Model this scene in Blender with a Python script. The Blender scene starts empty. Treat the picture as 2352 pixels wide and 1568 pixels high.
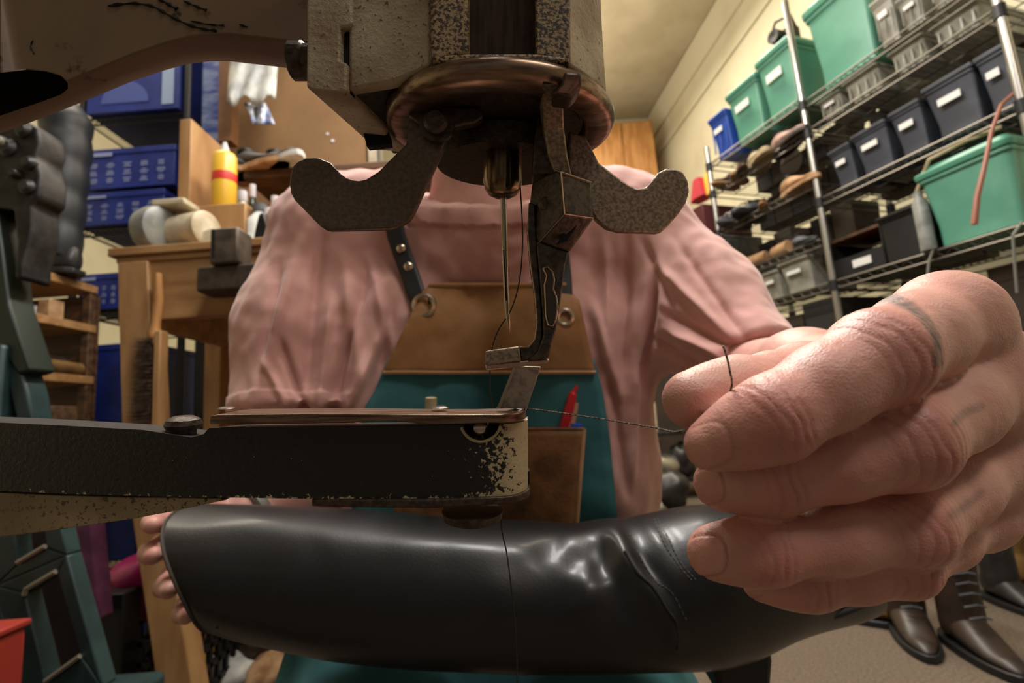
import bpy, bmesh, math, random
import numpy as np
from mathutils import Vector, Matrix, noise
random.seed(7)
rad = math.radians
SC = bpy.context.scene
COL = SC.collection
# ------------------------------------------------------------------ camera
F, CX, CY = 1150.0, 1176.0, 784.0            # focal length and centre in pixels of a 2352 x 1568 frame
PITCH, ROLL = rad(8.5), rad(4.2)
CAM = np.array([0.0, 0.0, 0.70])
_b = np.array([[1, 0, 0], [0, 0, 1], [0, -1, 0.]])
_rp = np.array([[1, 0, 0], [0, math.cos(PITCH), math.sin(PITCH)], [0, -math.sin(PITCH), math.cos(PITCH)]])
_rr = np.array([[math.cos(ROLL), -math.sin(ROLL), 0], [math.sin(ROLL), math.cos(ROLL), 0], [0, 0, 1]])
W2C = _rr @ _rp @ _b
C2W = W2C.T
cd = bpy.data.cameras.new('camera')
cam = bpy.data.objects.new('camera', cd)
COL.objects.link(cam)
m4 = Matrix([list(C2W[i]) + [CAM[i]] for i in range(3)] + [[0, 0, 0, 1]])
cam.matrix_world = m4
cd.sensor_width = 36.0
cd.lens = 36.0 * F / 2352.0
cd.clip_start = 0.01
cd.dof.use_dof = True
cd.dof.focus_distance = 0.165
cd.dof.aperture_fstop = 15.0
SC.camera = cam
# ------------------------------------------------------------------ world, lights, exposure
w = bpy.data.worlds.new('world'); SC.world = w; w.use_nodes = True
w.node_tree.nodes['Background'].inputs[0].default_value = (1.0, 0.9, 0.78, 1)
w.node_tree.nodes['Background'].inputs[1].default_value = 0.10
SC.view_settings.view_transform = 'Standard'
SC.view_settings.look = 'None'
SC.view_settings.gamma = 1.0
SC.view_settings.exposure = 0.22
SC.view_settings.use_curve_mapping = False

def area(name, loc, aim, sx, sy, power, colr):
    l = bpy.data.lights.new(name, 'AREA'); l.shape = 'RECTANGLE'; l.size = sx; l.size_y = sy
    l.energy = power; l.color = colr
    o = bpy.data.objects.new(name, l); COL.objects.link(o); o.location = loc
    o.rotation_euler = (Vector(aim) - Vector(loc)).to_track_quat('-Z', 'Y').to_euler()
    return o
WARM = (1.0, 0.89, 0.74)
area('tube_or_fill_light', (0.70, 2.7, 3.5), (0.70, 2.7, 0), 0.35, 2.4, 95, WARM)
area('tube_or_fill_light', (0.2, 3.0, 2.75), (0.2, 3.0, 9), 0.5, 2.6, 42, WARM)          # added uplight, only there to brighten the ceiling
area('tube_or_fill_light', (0.05, 0.85, 2.7), (0.05, 0.75, 0), 0.22, 1.3, 51, (1.0, 0.96, 0.91))
area('tube_or_fill_light', (-1.5, 1.6, 3.3), (-1.4, 2.0, 0), 0.3, 1.2, 21, WARM)
area('tube_or_fill_light', (0.9, -0.7, 2.5), (0.0, 0.3, 0.75), 1.0, 0.3, 13, (1.0, 0.92, 0.82))  # added fill from behind the camera, lifts the machine's front

# ------------------------------------------------------------------ helpers
def c2w(v): return C2W @ np.asarray(v, float)
def P(px, py, d):
    return CAM + C2W @ np.array([(px - CX) / F * d, -(py - CY) / F * d, -d])
RIGHT, UP, FWD = C2W[:, 0], C2W[:, 1], -C2W[:, 2]
def ray(px, py): return P(px, py, 1.0) - CAM
def hit(px, py, p0, n):
    r = ray(px, py); t = np.dot(np.asarray(p0) - CAM, n) / np.dot(r, n)
    return CAM + r * t
def hitz(px, py, z): return hit(px, py, np.array([0, 0, z]), np.array([0, 0, 1.]))
def hity(px, py, y): return hit(px, py, np.array([0, y, 0]), np.array([0, 1., 0]))
def proj(p):
    q = (np.asarray(p) - CAM) @ C2W
    return np.stack([CX + F * q[..., 0] / -q[..., 2], CY - F * q[..., 1] / -q[..., 2], -q[..., 2]], -1)

def lin(c):
    c = c / 255.0
    return c / 12.92 if c <= 0.04045 else ((c + 0.055) / 1.055) ** 2.4
def rgb(r, g, b): return (lin(r), lin(g), lin(b), 1.0)

def root_of(o):
    while o.parent: o = o.parent
    return o
def empty(name, loc, rz=0.0, rot=None):
    o = bpy.data.objects.new(name, None); COL.objects.link(o)
    o.empty_display_size = 0.02
    o.location = Vector(loc)
    if rot is not None: o.rotation_euler = rot
    else: o.rotation_euler = (0, 0, rz)
    return o
def tag(o, label=None, cat=None, group=None, kind=None):
    if label: o['label'] = label
    if cat: o['category'] = cat
    if group: o['group'] = group
    if kind: o['kind'] = kind
    return o
def thing(name, label, cat, loc, rz=0.0, group=None, rot=None):
    return tag(empty(name, loc, rz, rot), label, cat, group)
def mat_of(o):
    return Matrix.LocRotScale(o.location, o.rotation_euler.to_quaternion(), Vector((1, 1, 1)))

class MB:
    """collects shapes (world coordinates, or local ones with local=True) and links them as one mesh object"""
    def __init__(s): s.v = []; s.f = []
    def add(s, v, f):
        n = len(s.v); s.v += [tuple(map(float, p)) for p in v]; s.f += [tuple(i + n for i in q) for q in f]; return s
    def box(s, c, size, u=(1, 0, 0), w=(0, 1, 0), z=(0, 0, 1), taper=1.0):
        c, u, w, z = map(np.asarray, (c, u, w, z)); a, b, h = [x / 2 for x in size]
        vs = []
        for k in (-1, 1):
            t = taper if k < 0 else 1.0
            for i, j in ((-1, -1), (1, -1), (1, 1), (-1, 1)):
                vs.append(c + u * a * i * t + w * b * j * t + z * h * k)
        return s.add(vs, [(3, 2, 1, 0), (4, 5, 6, 7), (0, 1, 5, 4), (1, 2, 6, 5), (2, 3, 7, 6), (3, 0, 4, 7)])
    def prism(s, pts, off):
        """front polygon pts (3-D), pushed along the vector off"""
        n = len(pts); pts = [np.asarray(p, float) for p in pts]; off = np.asarray(off, float)
        vs = pts + [p + off for p in pts]
        fs = [tuple(range(n)), tuple(range(2 * n - 1, n - 1, -1))] + [(i, i + n, (i + 1) % n + n, (i + 1) % n) for i in range(n)]
        return s.add(vs, fs)
    def slab(s, px, off, d=None):
        """pixel polygon (x, y[, depth]) pushed back along the view by off metres"""
        pts = [P(*(q if len(q) == 3 else (q[0], q[1], d))) for q in px]
        return s.prism(pts, off if hasattr(off, '__len__') else FWD * off)
    def loft(s, secs, cap=True):
        n = len(secs[0]); vs = [p for q in secs for p in q]; fs = []
        for i in range(len(secs) - 1):
            for j in range(n):
                k = (j + 1) % n
                fs.append((i * n + j, i * n + k, (i + 1) * n + k, (i + 1) * n + j))
        if cap:
            fs.append(tuple(range(n - 1, -1, -1))); fs.append(tuple((len(secs) - 1) * n + j for j in range(n)))
        return s.add(vs, fs)
    def tube(s, path, r, n=8, cap=True):
        path = [np.asarray(p, float) for p in path]
        rs = r if hasattr(r, '__len__') else [r] * len(path)
        secs = []; up = None
        for i, p in enumerate(path):
            t = path[min(i + 1, len(path) - 1)] - path[max(i - 1, 0)]; t = t / (np.linalg.norm(t) + 1e-12)
            if up is None:
                up = np.array([0, 0, 1.]) if abs(t[2]) < .9 else np.array([1., 0, 0])
            a = np.cross(t, up); a /= np.linalg.norm(a); b = np.cross(a, t); up = b
            secs.append([p + rs[i] * (a * math.cos(2 * math.pi * k / n) + b * math.sin(2 * math.pi * k / n)) for k in range(n)])
        return s.loft(secs, cap)
    def lathe(s, prof, o, axis=(0, 0, 1), n=32):
        """prof: list of (radius, height along axis)"""
        o = np.asarray(o, float); z = np.asarray(axis, float); z /= np.linalg.norm(z)
        a = np.cross(z, [0, 1, 0] if abs(z[1]) < .9 else [1, 0, 0]); a /= np.linalg.norm(a); b = np.cross(z, a)
        secs = [[o + z * h + max(r, 1e-5) * (a * math.cos(2 * math.pi * k / n) + b * math.sin(2 * math.pi * k / n)) for k in range(n)] for r, h in prof]
        return s.loft(secs)
    def ball(s, c, r, n=12):
        rr = r if hasattr(r, '__len__') else (r, r, r)
        secs = [[np.asarray(c) + np.array([rr[0] * math.sin(t) * math.cos(p), rr[1] * math.sin(t) * math.sin(p), rr[2] * math.cos(t)])
                 for p in [2 * math.pi * k / n for k in range(n)]] for t in [math.pi * (i + .02) / (n // 2 + .04) for i in range(n // 2 + 1)]]
        return s.loft(secs[::-1])
    def build(s, name, mat, parent=None, bevel=0.0, seg=2, smooth=False, local=False, subsurf=0, solid=0.0, angle=35):
        me = bpy.data.meshes.new(name)
        v = s.v
        if parent is not None and not local:
            inv = mat_of(root_of(parent)).inverted(); v = [inv @ Vector(p) for p in v]
        me.from_pydata([tuple(p) for p in v], [], s.f)
        bm = bmesh.new(); bm.from_mesh(me)
        bmesh.ops.recalc_face_normals(bm, faces=bm.faces); bm.to_mesh(me); bm.free()
        o = bpy.data.objects.new(name, me); COL.objects.link(o)
        if mat is not None: me.materials.append(mat)
        if parent is not None: o.parent = parent
        if solid:
            m = o.modifiers.new('solid', 'SOLIDIFY'); m.thickness = solid; m.offset = 0
        if bevel:
            m = o.modifiers.new('bevel', 'BEVEL'); m.width = bevel; m.segments = seg; m.limit_method = 'ANGLE'; m.angle_limit = rad(30)
        if subsurf:
            m = o.modifiers.new('sub', 'SUBSURF'); m.levels = subsurf; m.render_levels = subsurf
        if smooth or bevel:
            me.shade_smooth()
            if not subsurf and angle: me.set_sharp_from_angle(angle=rad(angle))
        return o

def copy_tree(o, parent=None):
    c = o.copy(); COL.objects.link(c); c.parent = parent
    for ch in list(o.children): copy_tree(ch, c)
    return c

# ------------------------------------------------------------------ materials
def nd(nt, t, **kw):
    n = nt.nodes.new(t)
    for k, v in kw.items(): setattr(n, k, v)
    return n
_mats = {}
def mat(name, col, rough=.6, metal=0.0, col2=None, scale=40, detail=4, lo=.4, hi=.62, bump=0.0, bscale=None, spec=.5, stretch=None,
        sss=0.0, trans=0.0, coat=0.0, col3=None, scale3=200, lo3=.55, hi3=.65, sheen=0.0):
    """Principled material with up to two layers of noise-driven colour and a noise bump"""
    if name in _mats: return _mats[name]
    m = bpy.data.materials.new(name); m.use_nodes = True; nt = m.node_tree
    b = nt.nodes['Principled BSDF']
    b.inputs['Roughness'].default_value = rough; b.inputs['Metallic'].default_value = metal
    b.inputs['Specular IOR Level'].default_value = spec
    b.inputs['Base Color'].default_value = col
    if sss: b.inputs['Subsurface Weight'].default_value = sss; b.inputs['Subsurface Radius'].default_value = (.006, .0025, .0012); b.inputs['Subsurface Scale'].default_value = 1.0
    if trans: b.inputs['Transmission Weight'].default_value = trans
    if coat: b.inputs['Coat Weight'].default_value = coat; b.inputs['Coat Roughness'].default_value = .2
    if sheen: b.inputs['Sheen Weight'].default_value = sheen
    tc = nd(nt, 'ShaderNodeTexCoord'); vec = tc.outputs['Object']
    if stretch:
        mp = nd(nt, 'ShaderNodeMapping'); mp.inputs['Scale'].default_value = stretch
        nt.links.new(vec, mp.inputs['Vector']); vec = mp.outputs['Vector']
    cur = None
    def layer(cur, c2, sc, l, h, det):
        nz = nd(nt, 'ShaderNodeTexNoise'); nz.inputs['Scale'].default_value = sc; nz.inputs['Detail'].default_value = det
        nt.links.new(vec, nz.inputs['Vector'])
        mr = nd(nt, 'ShaderNodeMapRange'); mr.inputs['From Min'].default_value = l; mr.inputs['From Max'].default_value = h
        nt.links.new(nz.outputs['Fac'], mr.inputs['Value'])
        mx = nd(nt, 'ShaderNodeMix', data_type='RGBA')
        nt.links.new(mr.outputs['Result'], mx.inputs['Factor'])
        if cur is None: mx.inputs['A'].default_value = col
        else: nt.links.new(cur, mx.inputs['A'])
        mx.inputs['B'].default_value = c2
        return mx.outputs['Result']
    if col2: cur = layer(cur, col2, scale, lo, hi, detail)
    if col3: cur = layer(cur, col3, scale3, lo3, hi3, 3)
    if cur is not None: nt.links.new(cur, b.inputs['Base Color'])
    if bump:
        nz = nd(nt, 'ShaderNodeTexNoise'); nz.inputs['Scale'].default_value = bscale or scale * 3; nz.inputs['Detail'].default_value = 3
        nt.links.new(vec, nz.inputs['Vector'])
        bp = nd(nt, 'ShaderNodeBump'); bp.inputs['Strength'].default_value = bump; bp.inputs['Distance'].default_value = .002
        nt.links.new(nz.outputs['Fac'], bp.inputs['Height']); nt.links.new(bp.outputs['Normal'], b.inputs['Normal'])
    _mats[name] = m
    return m

M_wall = mat('cream_wall_paint', rgb(212, 206, 178), .8, col2=rgb(188, 178, 148), scale=2.2, lo=.5, hi=.85, bump=.15, bscale=60)
M_ceil = mat('ceiling_paint', rgb(186, 174, 146), .9, col2=rgb(172, 160, 132), scale=3, bump=.3, bscale=90)
M_floor = mat('carpet', rgb(106, 92, 77), .95, col2=rgb(80, 69, 58), scale=160, bump=.5, bscale=400)
M_wood = mat('bench_wood', rgb(176, 136, 90), .55, col2=rgb(146, 104, 62), scale=6, stretch=(4, 4, 1), lo=.35, hi=.7, bump=.1)
M_woodh = mat('bench_wood_lengthwise', rgb(172, 132, 86), .55, col2=rgb(136, 96, 56), scale=6, stretch=(1, 5, 5), lo=.35, hi=.7, bump=.1)
M_wood_dark = mat('dark_wood', rgb(96, 66, 40), .6, col2=rgb(60, 38, 22), scale=6, stretch=(1, 7, 7))
M_orange_wood = mat('orange_wood', rgb(188, 138, 82), .5, col2=rgb(164, 112, 60), scale=4, stretch=(6, 6, 1))
M_panel = mat('brown_panel', rgb(136, 102, 64), .7, col2=rgb(118, 86, 52), scale=3)
M_chrome = mat('chrome_wire', rgb(180, 177, 170), .3, .9)
M_wire = mat('dull_shelf_wire', rgb(118, 113, 105), .42, .8)
M_blackwire = mat('black_wire', rgb(40, 40, 42), .45, .4)
M_iron = mat('dark_cast_iron', rgb(32, 31, 31), .5, .5, col2=rgb(50, 47, 45), scale=30, bump=.2)
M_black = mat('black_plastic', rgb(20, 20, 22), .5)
M_void = mat('recess_shade_black', rgb(8, 7, 6), .9)  # flat black painted as the shade inside openings, gaps and cracks
M_blue = mat('blue_card', rgb(30, 52, 140), .55, col2=rgb(22, 40, 118), scale=8)
M_bluep = mat('blue_plastic', rgb(44, 84, 178), .35)
M_white = mat('white_print', rgb(210, 208, 214), .6)
M_print = mat('pale_blue_print', rgb(150, 160, 205), .6)
M_green = mat('green_tote_plastic', rgb(104, 166, 142), .4, col2=rgb(88, 150, 128), scale=6, bump=.05)
M_greenlid = mat('green_tote_lid', rgb(80, 146, 122), .38)
M_navy = mat('slate_bin_plastic', rgb(74, 78, 88), .45, col2=rgb(60, 63, 72), scale=10)
M_clear = mat('clear_bin_plastic', rgb(168, 166, 152), .35, col2=rgb(120, 116, 104), scale=14, lo=.4, hi=.7)
M_label = mat('paper_label', rgb(226, 224, 220), .7)
M_teal_iron = mat('teal_enamel_iron', rgb(40, 62, 62), .45, .1, col2=rgb(28, 46, 48), scale=12, bump=.15)
M_red = mat('red_enamel', rgb(134, 36, 24), .5)
M_magenta = mat('magenta_plastic_bag', rgb(176, 40, 112), .3, bump=.5, bscale=30)
M_cream = mat('cream_enamel', rgb(196, 186, 162), .5, col2=rgb(170, 156, 128), scale=20)
M_grey_enamel = mat('grey_enamel', rgb(132, 134, 128), .45, col2=rgb(100, 102, 98), scale=20)
M_yellow = mat('yellow_bottle_plastic', rgb(224, 178, 52), .4)
M_redband = mat('red_band', rgb(206, 50, 40), .5)
M_paper = mat('white_paper', rgb(216, 216, 210), .8, col2=rgb(176, 178, 178), scale=20, bump=.4, bscale=30)
M_tan = mat('tan_suede', rgb(186, 150, 112), .8, col2=rgb(150, 112, 76), scale=20)
M_pinkshoe = mat('dusty_pink_suede', rgb(178, 146, 136), .8, col2=rgb(150, 118, 110), scale=20)
M_beige = mat('beige_suede', rgb(176, 162, 130), .85, col2=rgb(150, 134, 102), scale=20)
M_greyshoe = mat('grey_fabric', rgb(92, 94, 98), .8, col2=rgb(60, 62, 66), scale=25)
M_blackshoe = mat('black_leather', rgb(30, 29, 29), .42, col2=rgb(44, 42, 42), scale=20)
M_brownshoe = mat('dark_brown_leather', rgb(52, 38, 30), .45, col2=rgb(36, 26, 22), scale=18, bump=.2)
M_ochre = mat('ochre_leather', rgb(126, 94, 48), .6, col2=rgb(94, 66, 34), scale=18)
M_copper = mat('copper_cord', rgb(150, 92, 72), .5)
M_greycord = mat('grey_cord', rgb(120, 120, 112), .5)
M_skin = None
# ------------------------------------------------------------------ the room
CEIL = 3.9
cA, cB = hitz(1490, 270, CEIL), hitz(1650, 0, CEIL)
BACKY = float(cA[1])
wd = (cB - cA) / np.linalg.norm(cB - cA)            # right wall runs along wd towards the camera
wn = np.array([wd[1], -wd[0], 0.0])                  # pointing away from the room or into it
if wn[0] < 0: wn = -wn
wa, wb = cA - wd * 0.0, cA + wd * 7.5
WL = -2.6
def struct(name, mb, m, **k):
    o = mb.build(name, m, **k); o['kind'] = 'structure'; return o
mb = MB(); mb.prism([(wa[0], wa[1], 0), (wb[0], wb[1], 0), (wb[0], wb[1], CEIL), (wa[0], wa[1], CEIL)], wn * .1)
struct('wall_right', mb, M_wall)
struct('wall_back', MB().box(((WL + 2.2) / 2, BACKY + .05, CEIL / 2), (2.2 - WL, .1, CEIL)), M_wall)
struct('wall_left', MB().box((WL - .05, 1.2, CEIL / 2), (.1, 8.2, CEIL)), M_wall)
struct('floor', MB().box(((WL + 3) / 2, 1.2, -.05), (3 - WL + .4, 8.4, .1)), M_floor)
struct('ceiling', MB().box(((WL + 3) / 2, 1.2, CEIL + .05), (3 - WL + .4, 8.4, .1)), M_ceil)
# beam board and pipe running along the right wall under the ceiling
def wallpt(px, py): return hit(px, py, cA, wn)
q0 = wallpt(1500, 385)
pz = .5 * (wallpt(1500, 385)[2] + wallpt(1745, 20)[2])
mb = MB(); mb.tube([cA * [1, 1, 0] + wd * t + [0, 0, pz] - wn * .012 for t in (0.02, 3, 7)], .012, 8)
struct('trim_1', mb, M_wall, smooth=True)
mb = MB(); mb.box(cA * [1, 1, 0] + wd * 3.5 + np.array([0, 0, (pz + CEIL) / 2 + .12]) - wn * .012, (7, .02, CEIL - pz - .26), u=wd, w=wn)
struct('trim_2', mb, M_wall)

# tall orange wood cabinet at the far end of the aisle
pl, pr = hity(1352, 285, BACKY - .5), hity(1497, 276, BACKY - .5)
ztop = float(pr[2]); cwid = float(pr[0] - pl[0])
t = thing('wood_cabinet', 'tall orange wood cabinet against the far wall under the ceiling', 'cabinet', ((pl[0] + pr[0]) / 2, BACKY - .26, 0))
cz0 = ztop - 1.45
MB().box((0, 0, (ztop + cz0) / 2), (cwid, .48, ztop - cz0)).build('body', M_orange_wood, t, local=True, bevel=.006)
for s in (-1, 1):
    d = MB().box((s * cwid / 4, -.25, ztop - .70), (cwid / 2 - .02, .02, 1.36)).build('door', M_orange_wood, t, local=True, bevel=.005)
    MB().box((s * .04, -.27, ztop - .9), (.02, .03, .12)).build('handle', M_iron, d, local=True)

tag(MB().box(((pl[0] + pr[0]) / 2, BACKY - .26, cz0 / 2), (cwid, .46, cz0 - .004)).build('low_cupboard', mat('dark_stained_board', rgb(58, 46, 38), .6, col2=rgb(44, 34, 28), scale=5), bevel=.006), 'dark stained cupboard on the floor below the orange wood cabinet', 'cupboard')

# ------------------------------------------------------------------ the racks on the right
RO = P(1875, 420, 2.0); _y = rad(-18.8)
RU = np.array([math.sin(_y), math.cos(_y), 0]); RW = np.array([math.cos(_y), -math.sin(_y), 0])
RRZ = math.atan2(RU[1], RU[0])
def rk(px, py, t=0.0):
    h = hit(px, py, RO + RW * t, RW); return float((h - RO) @ RU), float(h[2])
def rp(s, t, z): return RO * [1, 1, 0] + RU * s + RW * t + np.array([0, 0, z])
def wire_shelf(mb, s0, s1, z, dep, pitch=.022):
    for dz in (0, -.028):
        mb.tube([rp(s0, 0, z + dz), rp(s1, 0, z + dz)], .0032, 6)
        mb.tube([rp(s0, dep, z + dz), rp(s1, dep, z + dz)], .0032, 6)
        for e in (s0, s1): mb.tube([rp(e, 0, z + dz), rp(e, dep, z + dz)], .0032, 6)
    n = int(abs(s1 - s0) / pitch)
    for i in range(1, n):
        s = s0 + (s1 - s0) * i / n
        mb.tube([rp(s, 0, z), rp(s, dep, z)], .0015, 4)
    zig = []
    for i in range(n * 1 + 1):
        zig.append(rp(s0 + (s1 - s0) * i / n, 0, z - (.026 if i % 2 else .002)))
    mb.tube(zig, .0016, 4)
    for k in (.33, .66): mb.tube([rp(s0, dep * k, z - .003), rp(s1, dep * k, z - .003)], .0025, 5)
def rack(label, s0, s1, zs, ztop, dep, ends, m=M_chrome):
    t = thing('wire_rack', label, 'rack', rp((s0 + s1) / 2, dep / 2, 0), RRZ, 'chrome wire racks')
    for s in ends:
        for tt in (0, dep):
            mb = MB().tube([rp(s, tt, 0), rp(s, tt, ztop)], .0125, 12)
            p = mb.build('post', m, t, smooth=True)
            for z in zs: MB().tube([rp(s, tt, z - .035), rp(s, tt, z + .005)], .0165, 12).build('collar', M_blackwire, p, smooth=True)
    for z in zs:
        mb = MB(); wire_shelf(mb, s0, s1, z, dep); mb.build('shelf', M_wire, t, smooth=True)
    return t
DEP = .40
ZL = [1.905, 1.757, 1.545, 1.305, 1.125, .80, .25]
ZR = [1.88, 1.757, 1.462, 1.125, .80]
rack('chrome wire rack holding the green totes and shoes, farther of the two by the wall',   .024, .56, ZL, 2.0, DEP, (.56,))
rack('chrome wire rack holding the slate bins, nearer of the two by the wall', -.628, .0, ZR, 2.35, DEP, (.0, -.636))

def tote(name, label, cat, group, s0, s1, z0, z1, dep, m, lid=None, t0=.01, flare=.9, lab=True, ribs=0, body_in=1.0):
    sc, wid, h = (s0 + s1) / 2, abs(s1 - s0), z1 - z0
    t = thing(name, label, cat, rp(sc, t0 + dep / 2, z0), RRZ, group)
    lh = h * .16 if lid else h * .07
    hb = h - lh
    def sec(k, z, r=.14):
        a, b = wid / 2 * k, dep / 2 * k; rr = min(a, b) * r; out = []
        for cx, cy, st in ((1, 1, 0), (-1, 1, 90), (-1, -1, 180), (1, -1, 270)):
            for i in range(4):
                an = rad(st + i * 30); out.append((cx * (a - rr) + rr * math.cos(an), cy * (b - rr) + rr * math.sin(an), z))
        return out
    mb = MB().loft([sec(flare * .94, .002), sec(flare * .95, hb * .3), sec(.955, hb * .93), sec(1.0, hb * .95), sec(1.0, hb)])
    for i in range(ribs):
        x = wid * (-.36 + .72 * i / max(ribs - 1, 1))
        mb.box((x, dep / 2 * .95, hb * .45), (wid * .05, .006, hb * .6))
    mb.build('body', m, t, local=True, bevel=.002)
    if lid:
        mb = MB().loft([sec(1.03, hb), sec(1.05, hb + lh * .3), sec(1.05, hb + lh * .45), sec(.97, hb + lh * .5), sec(.93, hb + lh * .85), sec(.85, hb + lh)])
        mb.build('lid', lid, t, local=True, bevel=.002)
    else:
        MB().loft([sec(1.04, hb), sec(1.05, hb + lh * .4), sec(1.05, hb + lh), sec(.9, hb + lh)]).build('rim', m, t, local=True, bevel=.001)
    if lab:
        MB().box((wid * .02, dep / 2 * .985 + .001, hb * .68), (wid * .45, .003, h * .12)).build('paper_label', M_label, t, local=True)
    return t
Z1, Z2, Z3, Z4, Z5 = ZL[:5]
Q1, Q2, Q3, Q4 = ZR[:4]
# green lidded totes on the top shelf, blue crate beyond them
G = 'green lidded totes on the top shelves'
tote('green_tote', 'small green lidded tote beside the blue crate on the top shelf', 'tote', G, .40, .215, Z1 + .004, 2.20, .34, M_green, M_greenlid)
tote('green_tote', 'middle green lidded tote on the top shelf, black camera on its lid', 'tote', G,   .205, .026, Z1 + .004, 2.235, .34, M_green, M_greenlid)
tote('green_tote', 'tallest green lidded tote, cut by the top edge beside clear bins', 'tote', G, -.055, -.30, Q1 + .004, 2.27, .34, M_green, M_greenlid, lab=False)
tote('blue_crate', 'narrow blue plastic crate at the far end of the top shelf', 'crate', None, .535, .415, Z1 + .004, 2.13, .26, M_bluep, ribs=3, flare=.85)
# clear bins, upper rows
CB = 'clear plastic bins on the racks'
def clear(lbl, s0, s1, z0, z1, dep=.3, ribs=3, lab=True): return tote('clear_bin', lbl, 'bin', CB, s0, s1, z0 + .004, z1, dep, M_clear, ribs=ribs, flare=.88, lab=lab)
clear('clear plastic bin with white label standing left of the larger clear bin, above slate bins', -.055, -.145, Q2, 1.842, .22)
clear('wide clear ribbed bin on the shelf above the slate bins, under the big green tote', -.16, -.29, Q2, 1.846, .32, 4, False)
clear('clear bin of the top row beside the tallest green tote', -.305, -.375, Q1, 2.06, .2)
clear('labelled clear bin of the top row, second from the tallest green tote', -.385, -.455, Q1, 2.0, .2)
clear('clear bin of the top row nearest the near rack post', -.47, -.585, Q1, 2.05, .2, lab=False)
clear('clear bin in the shaded middle row below the top row bins', -.33, -.44, Q2, 1.84, .3, 4, False)
clear('clear bin in the shaded middle row close to the near rack post', -.46, -.59, Q2, 1.83, .3, 4, False)
# slate bins in a row
NB = 'slate bins in a row on the near rack'
NL = ['slate bin with white label, farthest of the row, against the middle rack post', 'slate bin with white label, second of the row from the middle post',
      'slate bin with white label, third and narrowest of the row of five', 'wide slate bin with a long white label, fourth of the row from the middle post',
      'slate bin with white label, nearest of the row, behind the near rack post']
for lb, (a, b, zt) in zip(NL, [(-.06, -.145, 1.625), (-.155, -.28, 1.635), (-.295, -.392, 1.638), (-.405, -.545, 1.655), (-.552, -.622, 1.655)]):
    tote('slate_bin', lb, 'bin', NB, a, b, Q3 + .004, zt, .26, M_navy, flare=.86)
# bottom row of clear bins on the far rack
clear('clear bin with white label on the low shelf, left of the biggest low clear bin', .355, .258, Z5, 1.255, .24, 0)
clear('biggest clear bin on the low shelf of the far rack, right beside the middle post', .25, .10, Z5, 1.27, .3, 0)
clear('clear bin half hidden behind the pink sleeve on the low shelf', .45, .37, Z5, 1.24, .24, 0, False)
# big green tote, near rack, low shelf
tote('green_tote', 'big green lidded tote on the low shelf with a cord hanging over it', 'tote', 'green lidded totes on the top shelves', -.355, -.60, Q4 + .004, 1.40, .36, M_green, M_greenlid, t0=-.02, lab=False)
# wooden board over an open box with orange folded goods
t = thing('open_box', 'black open box with a white label holding an orange bundle', 'box', rp(-.082, .165, Q4 + .004), RRZ)
mb = MB()
for sx in (-1, 1): mb.box((sx * .1, 0, .075), (.006, .26, .15))
mb.box((0, -.13, .075), (.2, .006, .15)); mb.box((0, .13, .04), (.2, .006, .08)); mb.box((0, 0, .003), (.2, .26, .006))
mb.build('box_body', M_black, t, local=True)
MB().box((-.02, .136, .045), (.07, .004, .028)).build('paper_label', M_label, t, local=True)
tag(MB().ball(rp(-.09, .15, Q4 + .072), (.06, .085, .042), 14).build('cloth_bundle', mat('orange_red_cloth', rgb(168, 74, 42), .7, col2=rgb(120, 46, 28), scale=30, bump=.4), smooth=True), 'orange red cloth bundle lying in the open black box', 'cloth')
mb = MB().box(rp(-.075, .15, Q4 + .166), (.26, .2, .012), u=RU, w=-RW)
tag(mb.build('wooden_board', M_wood_dark, bevel=.002), 'thin brown wooden board lying across the open black box', 'board')
tote('black_box', 'plain black box beside the big green tote on the low shelf', 'box', None, -.19, -.335, Q4 + .004, 1.30, .3, M_black, flare=.98, lab=False)
tag(MB().lathe([(.0, 0), (.022, 0), (.022, .16), (.012, .18), (.012, .2), (.0, .2)], rp(-.345, -.005, Q4 + .006), n=16).build('spray_can', M_grey_enamel, smooth=True), 'slim grey spray can between the black box and the big green tote', 'can')

# black camera on a tote lid
t = thing('camera', 'black camera lying on the lid of the middle green tote', 'camera', rp(.1, .1, 2.236), RRZ)
MB().box((0, 0, .035), (.1, .06, .07)).build('body', M_black, t, local=True, bevel=.01)
MB().lathe([(.0, 0), (.028, 0), (.03, .05), (.02, .05), (.0, .045)], (0, .03, .035), (0, 1, 0), 18).build('lens', M_black, t, local=True, smooth=True)
MB().tube([(-.05, 0, .06), (-.06, .03, .1), (0, .05, .11), (.05, .02, .1), (.05, 0, .06)], .006, 6).build('strap', M_black, t, local=True, smooth=True)

# shoes
def shoe_mb(L=.27, H=.1, W=.095, collar=.55, high=0.0):
    secs = []
    n = 14
    for i in range(n + 1):
        u = i / n; x = (u - .5) * L
        wd_ = W / 2 * (.72 + .28 * math.sin(math.pi * min(1, u * 1.1 + .05))) * math.sqrt(max(.06, 1 - (max(0, u - .72) / .285) ** 2)) * (.6 + .4 * min(1, u * 9))
        top = H * (1.0 - .58 * min(1, max(0, (u - .3) / .45)) ** 1.0) + (high * max(0, 1 - abs(u - .18) / .3)) - .02 * max(0, u - .8) * 5 * H
        if u > .9: top *= 1 - (u - .9) * 4
        z0 = .016
        q = []
        for k in range(12):
            a = 2 * math.pi * k / 12
            ca, sa = math.cos(a), math.sin(a)
            q.append((x, wd_ * (abs(ca) ** .8) * (1 if ca > 0 else -1) * (1 if sa < .3 else .8), z0 + (top - z0) * (.5 + .5 * (abs(sa) ** .8) * (1 if sa > 0 else -1))))
        secs.append(q)
    return MB().loft(secs)
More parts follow.
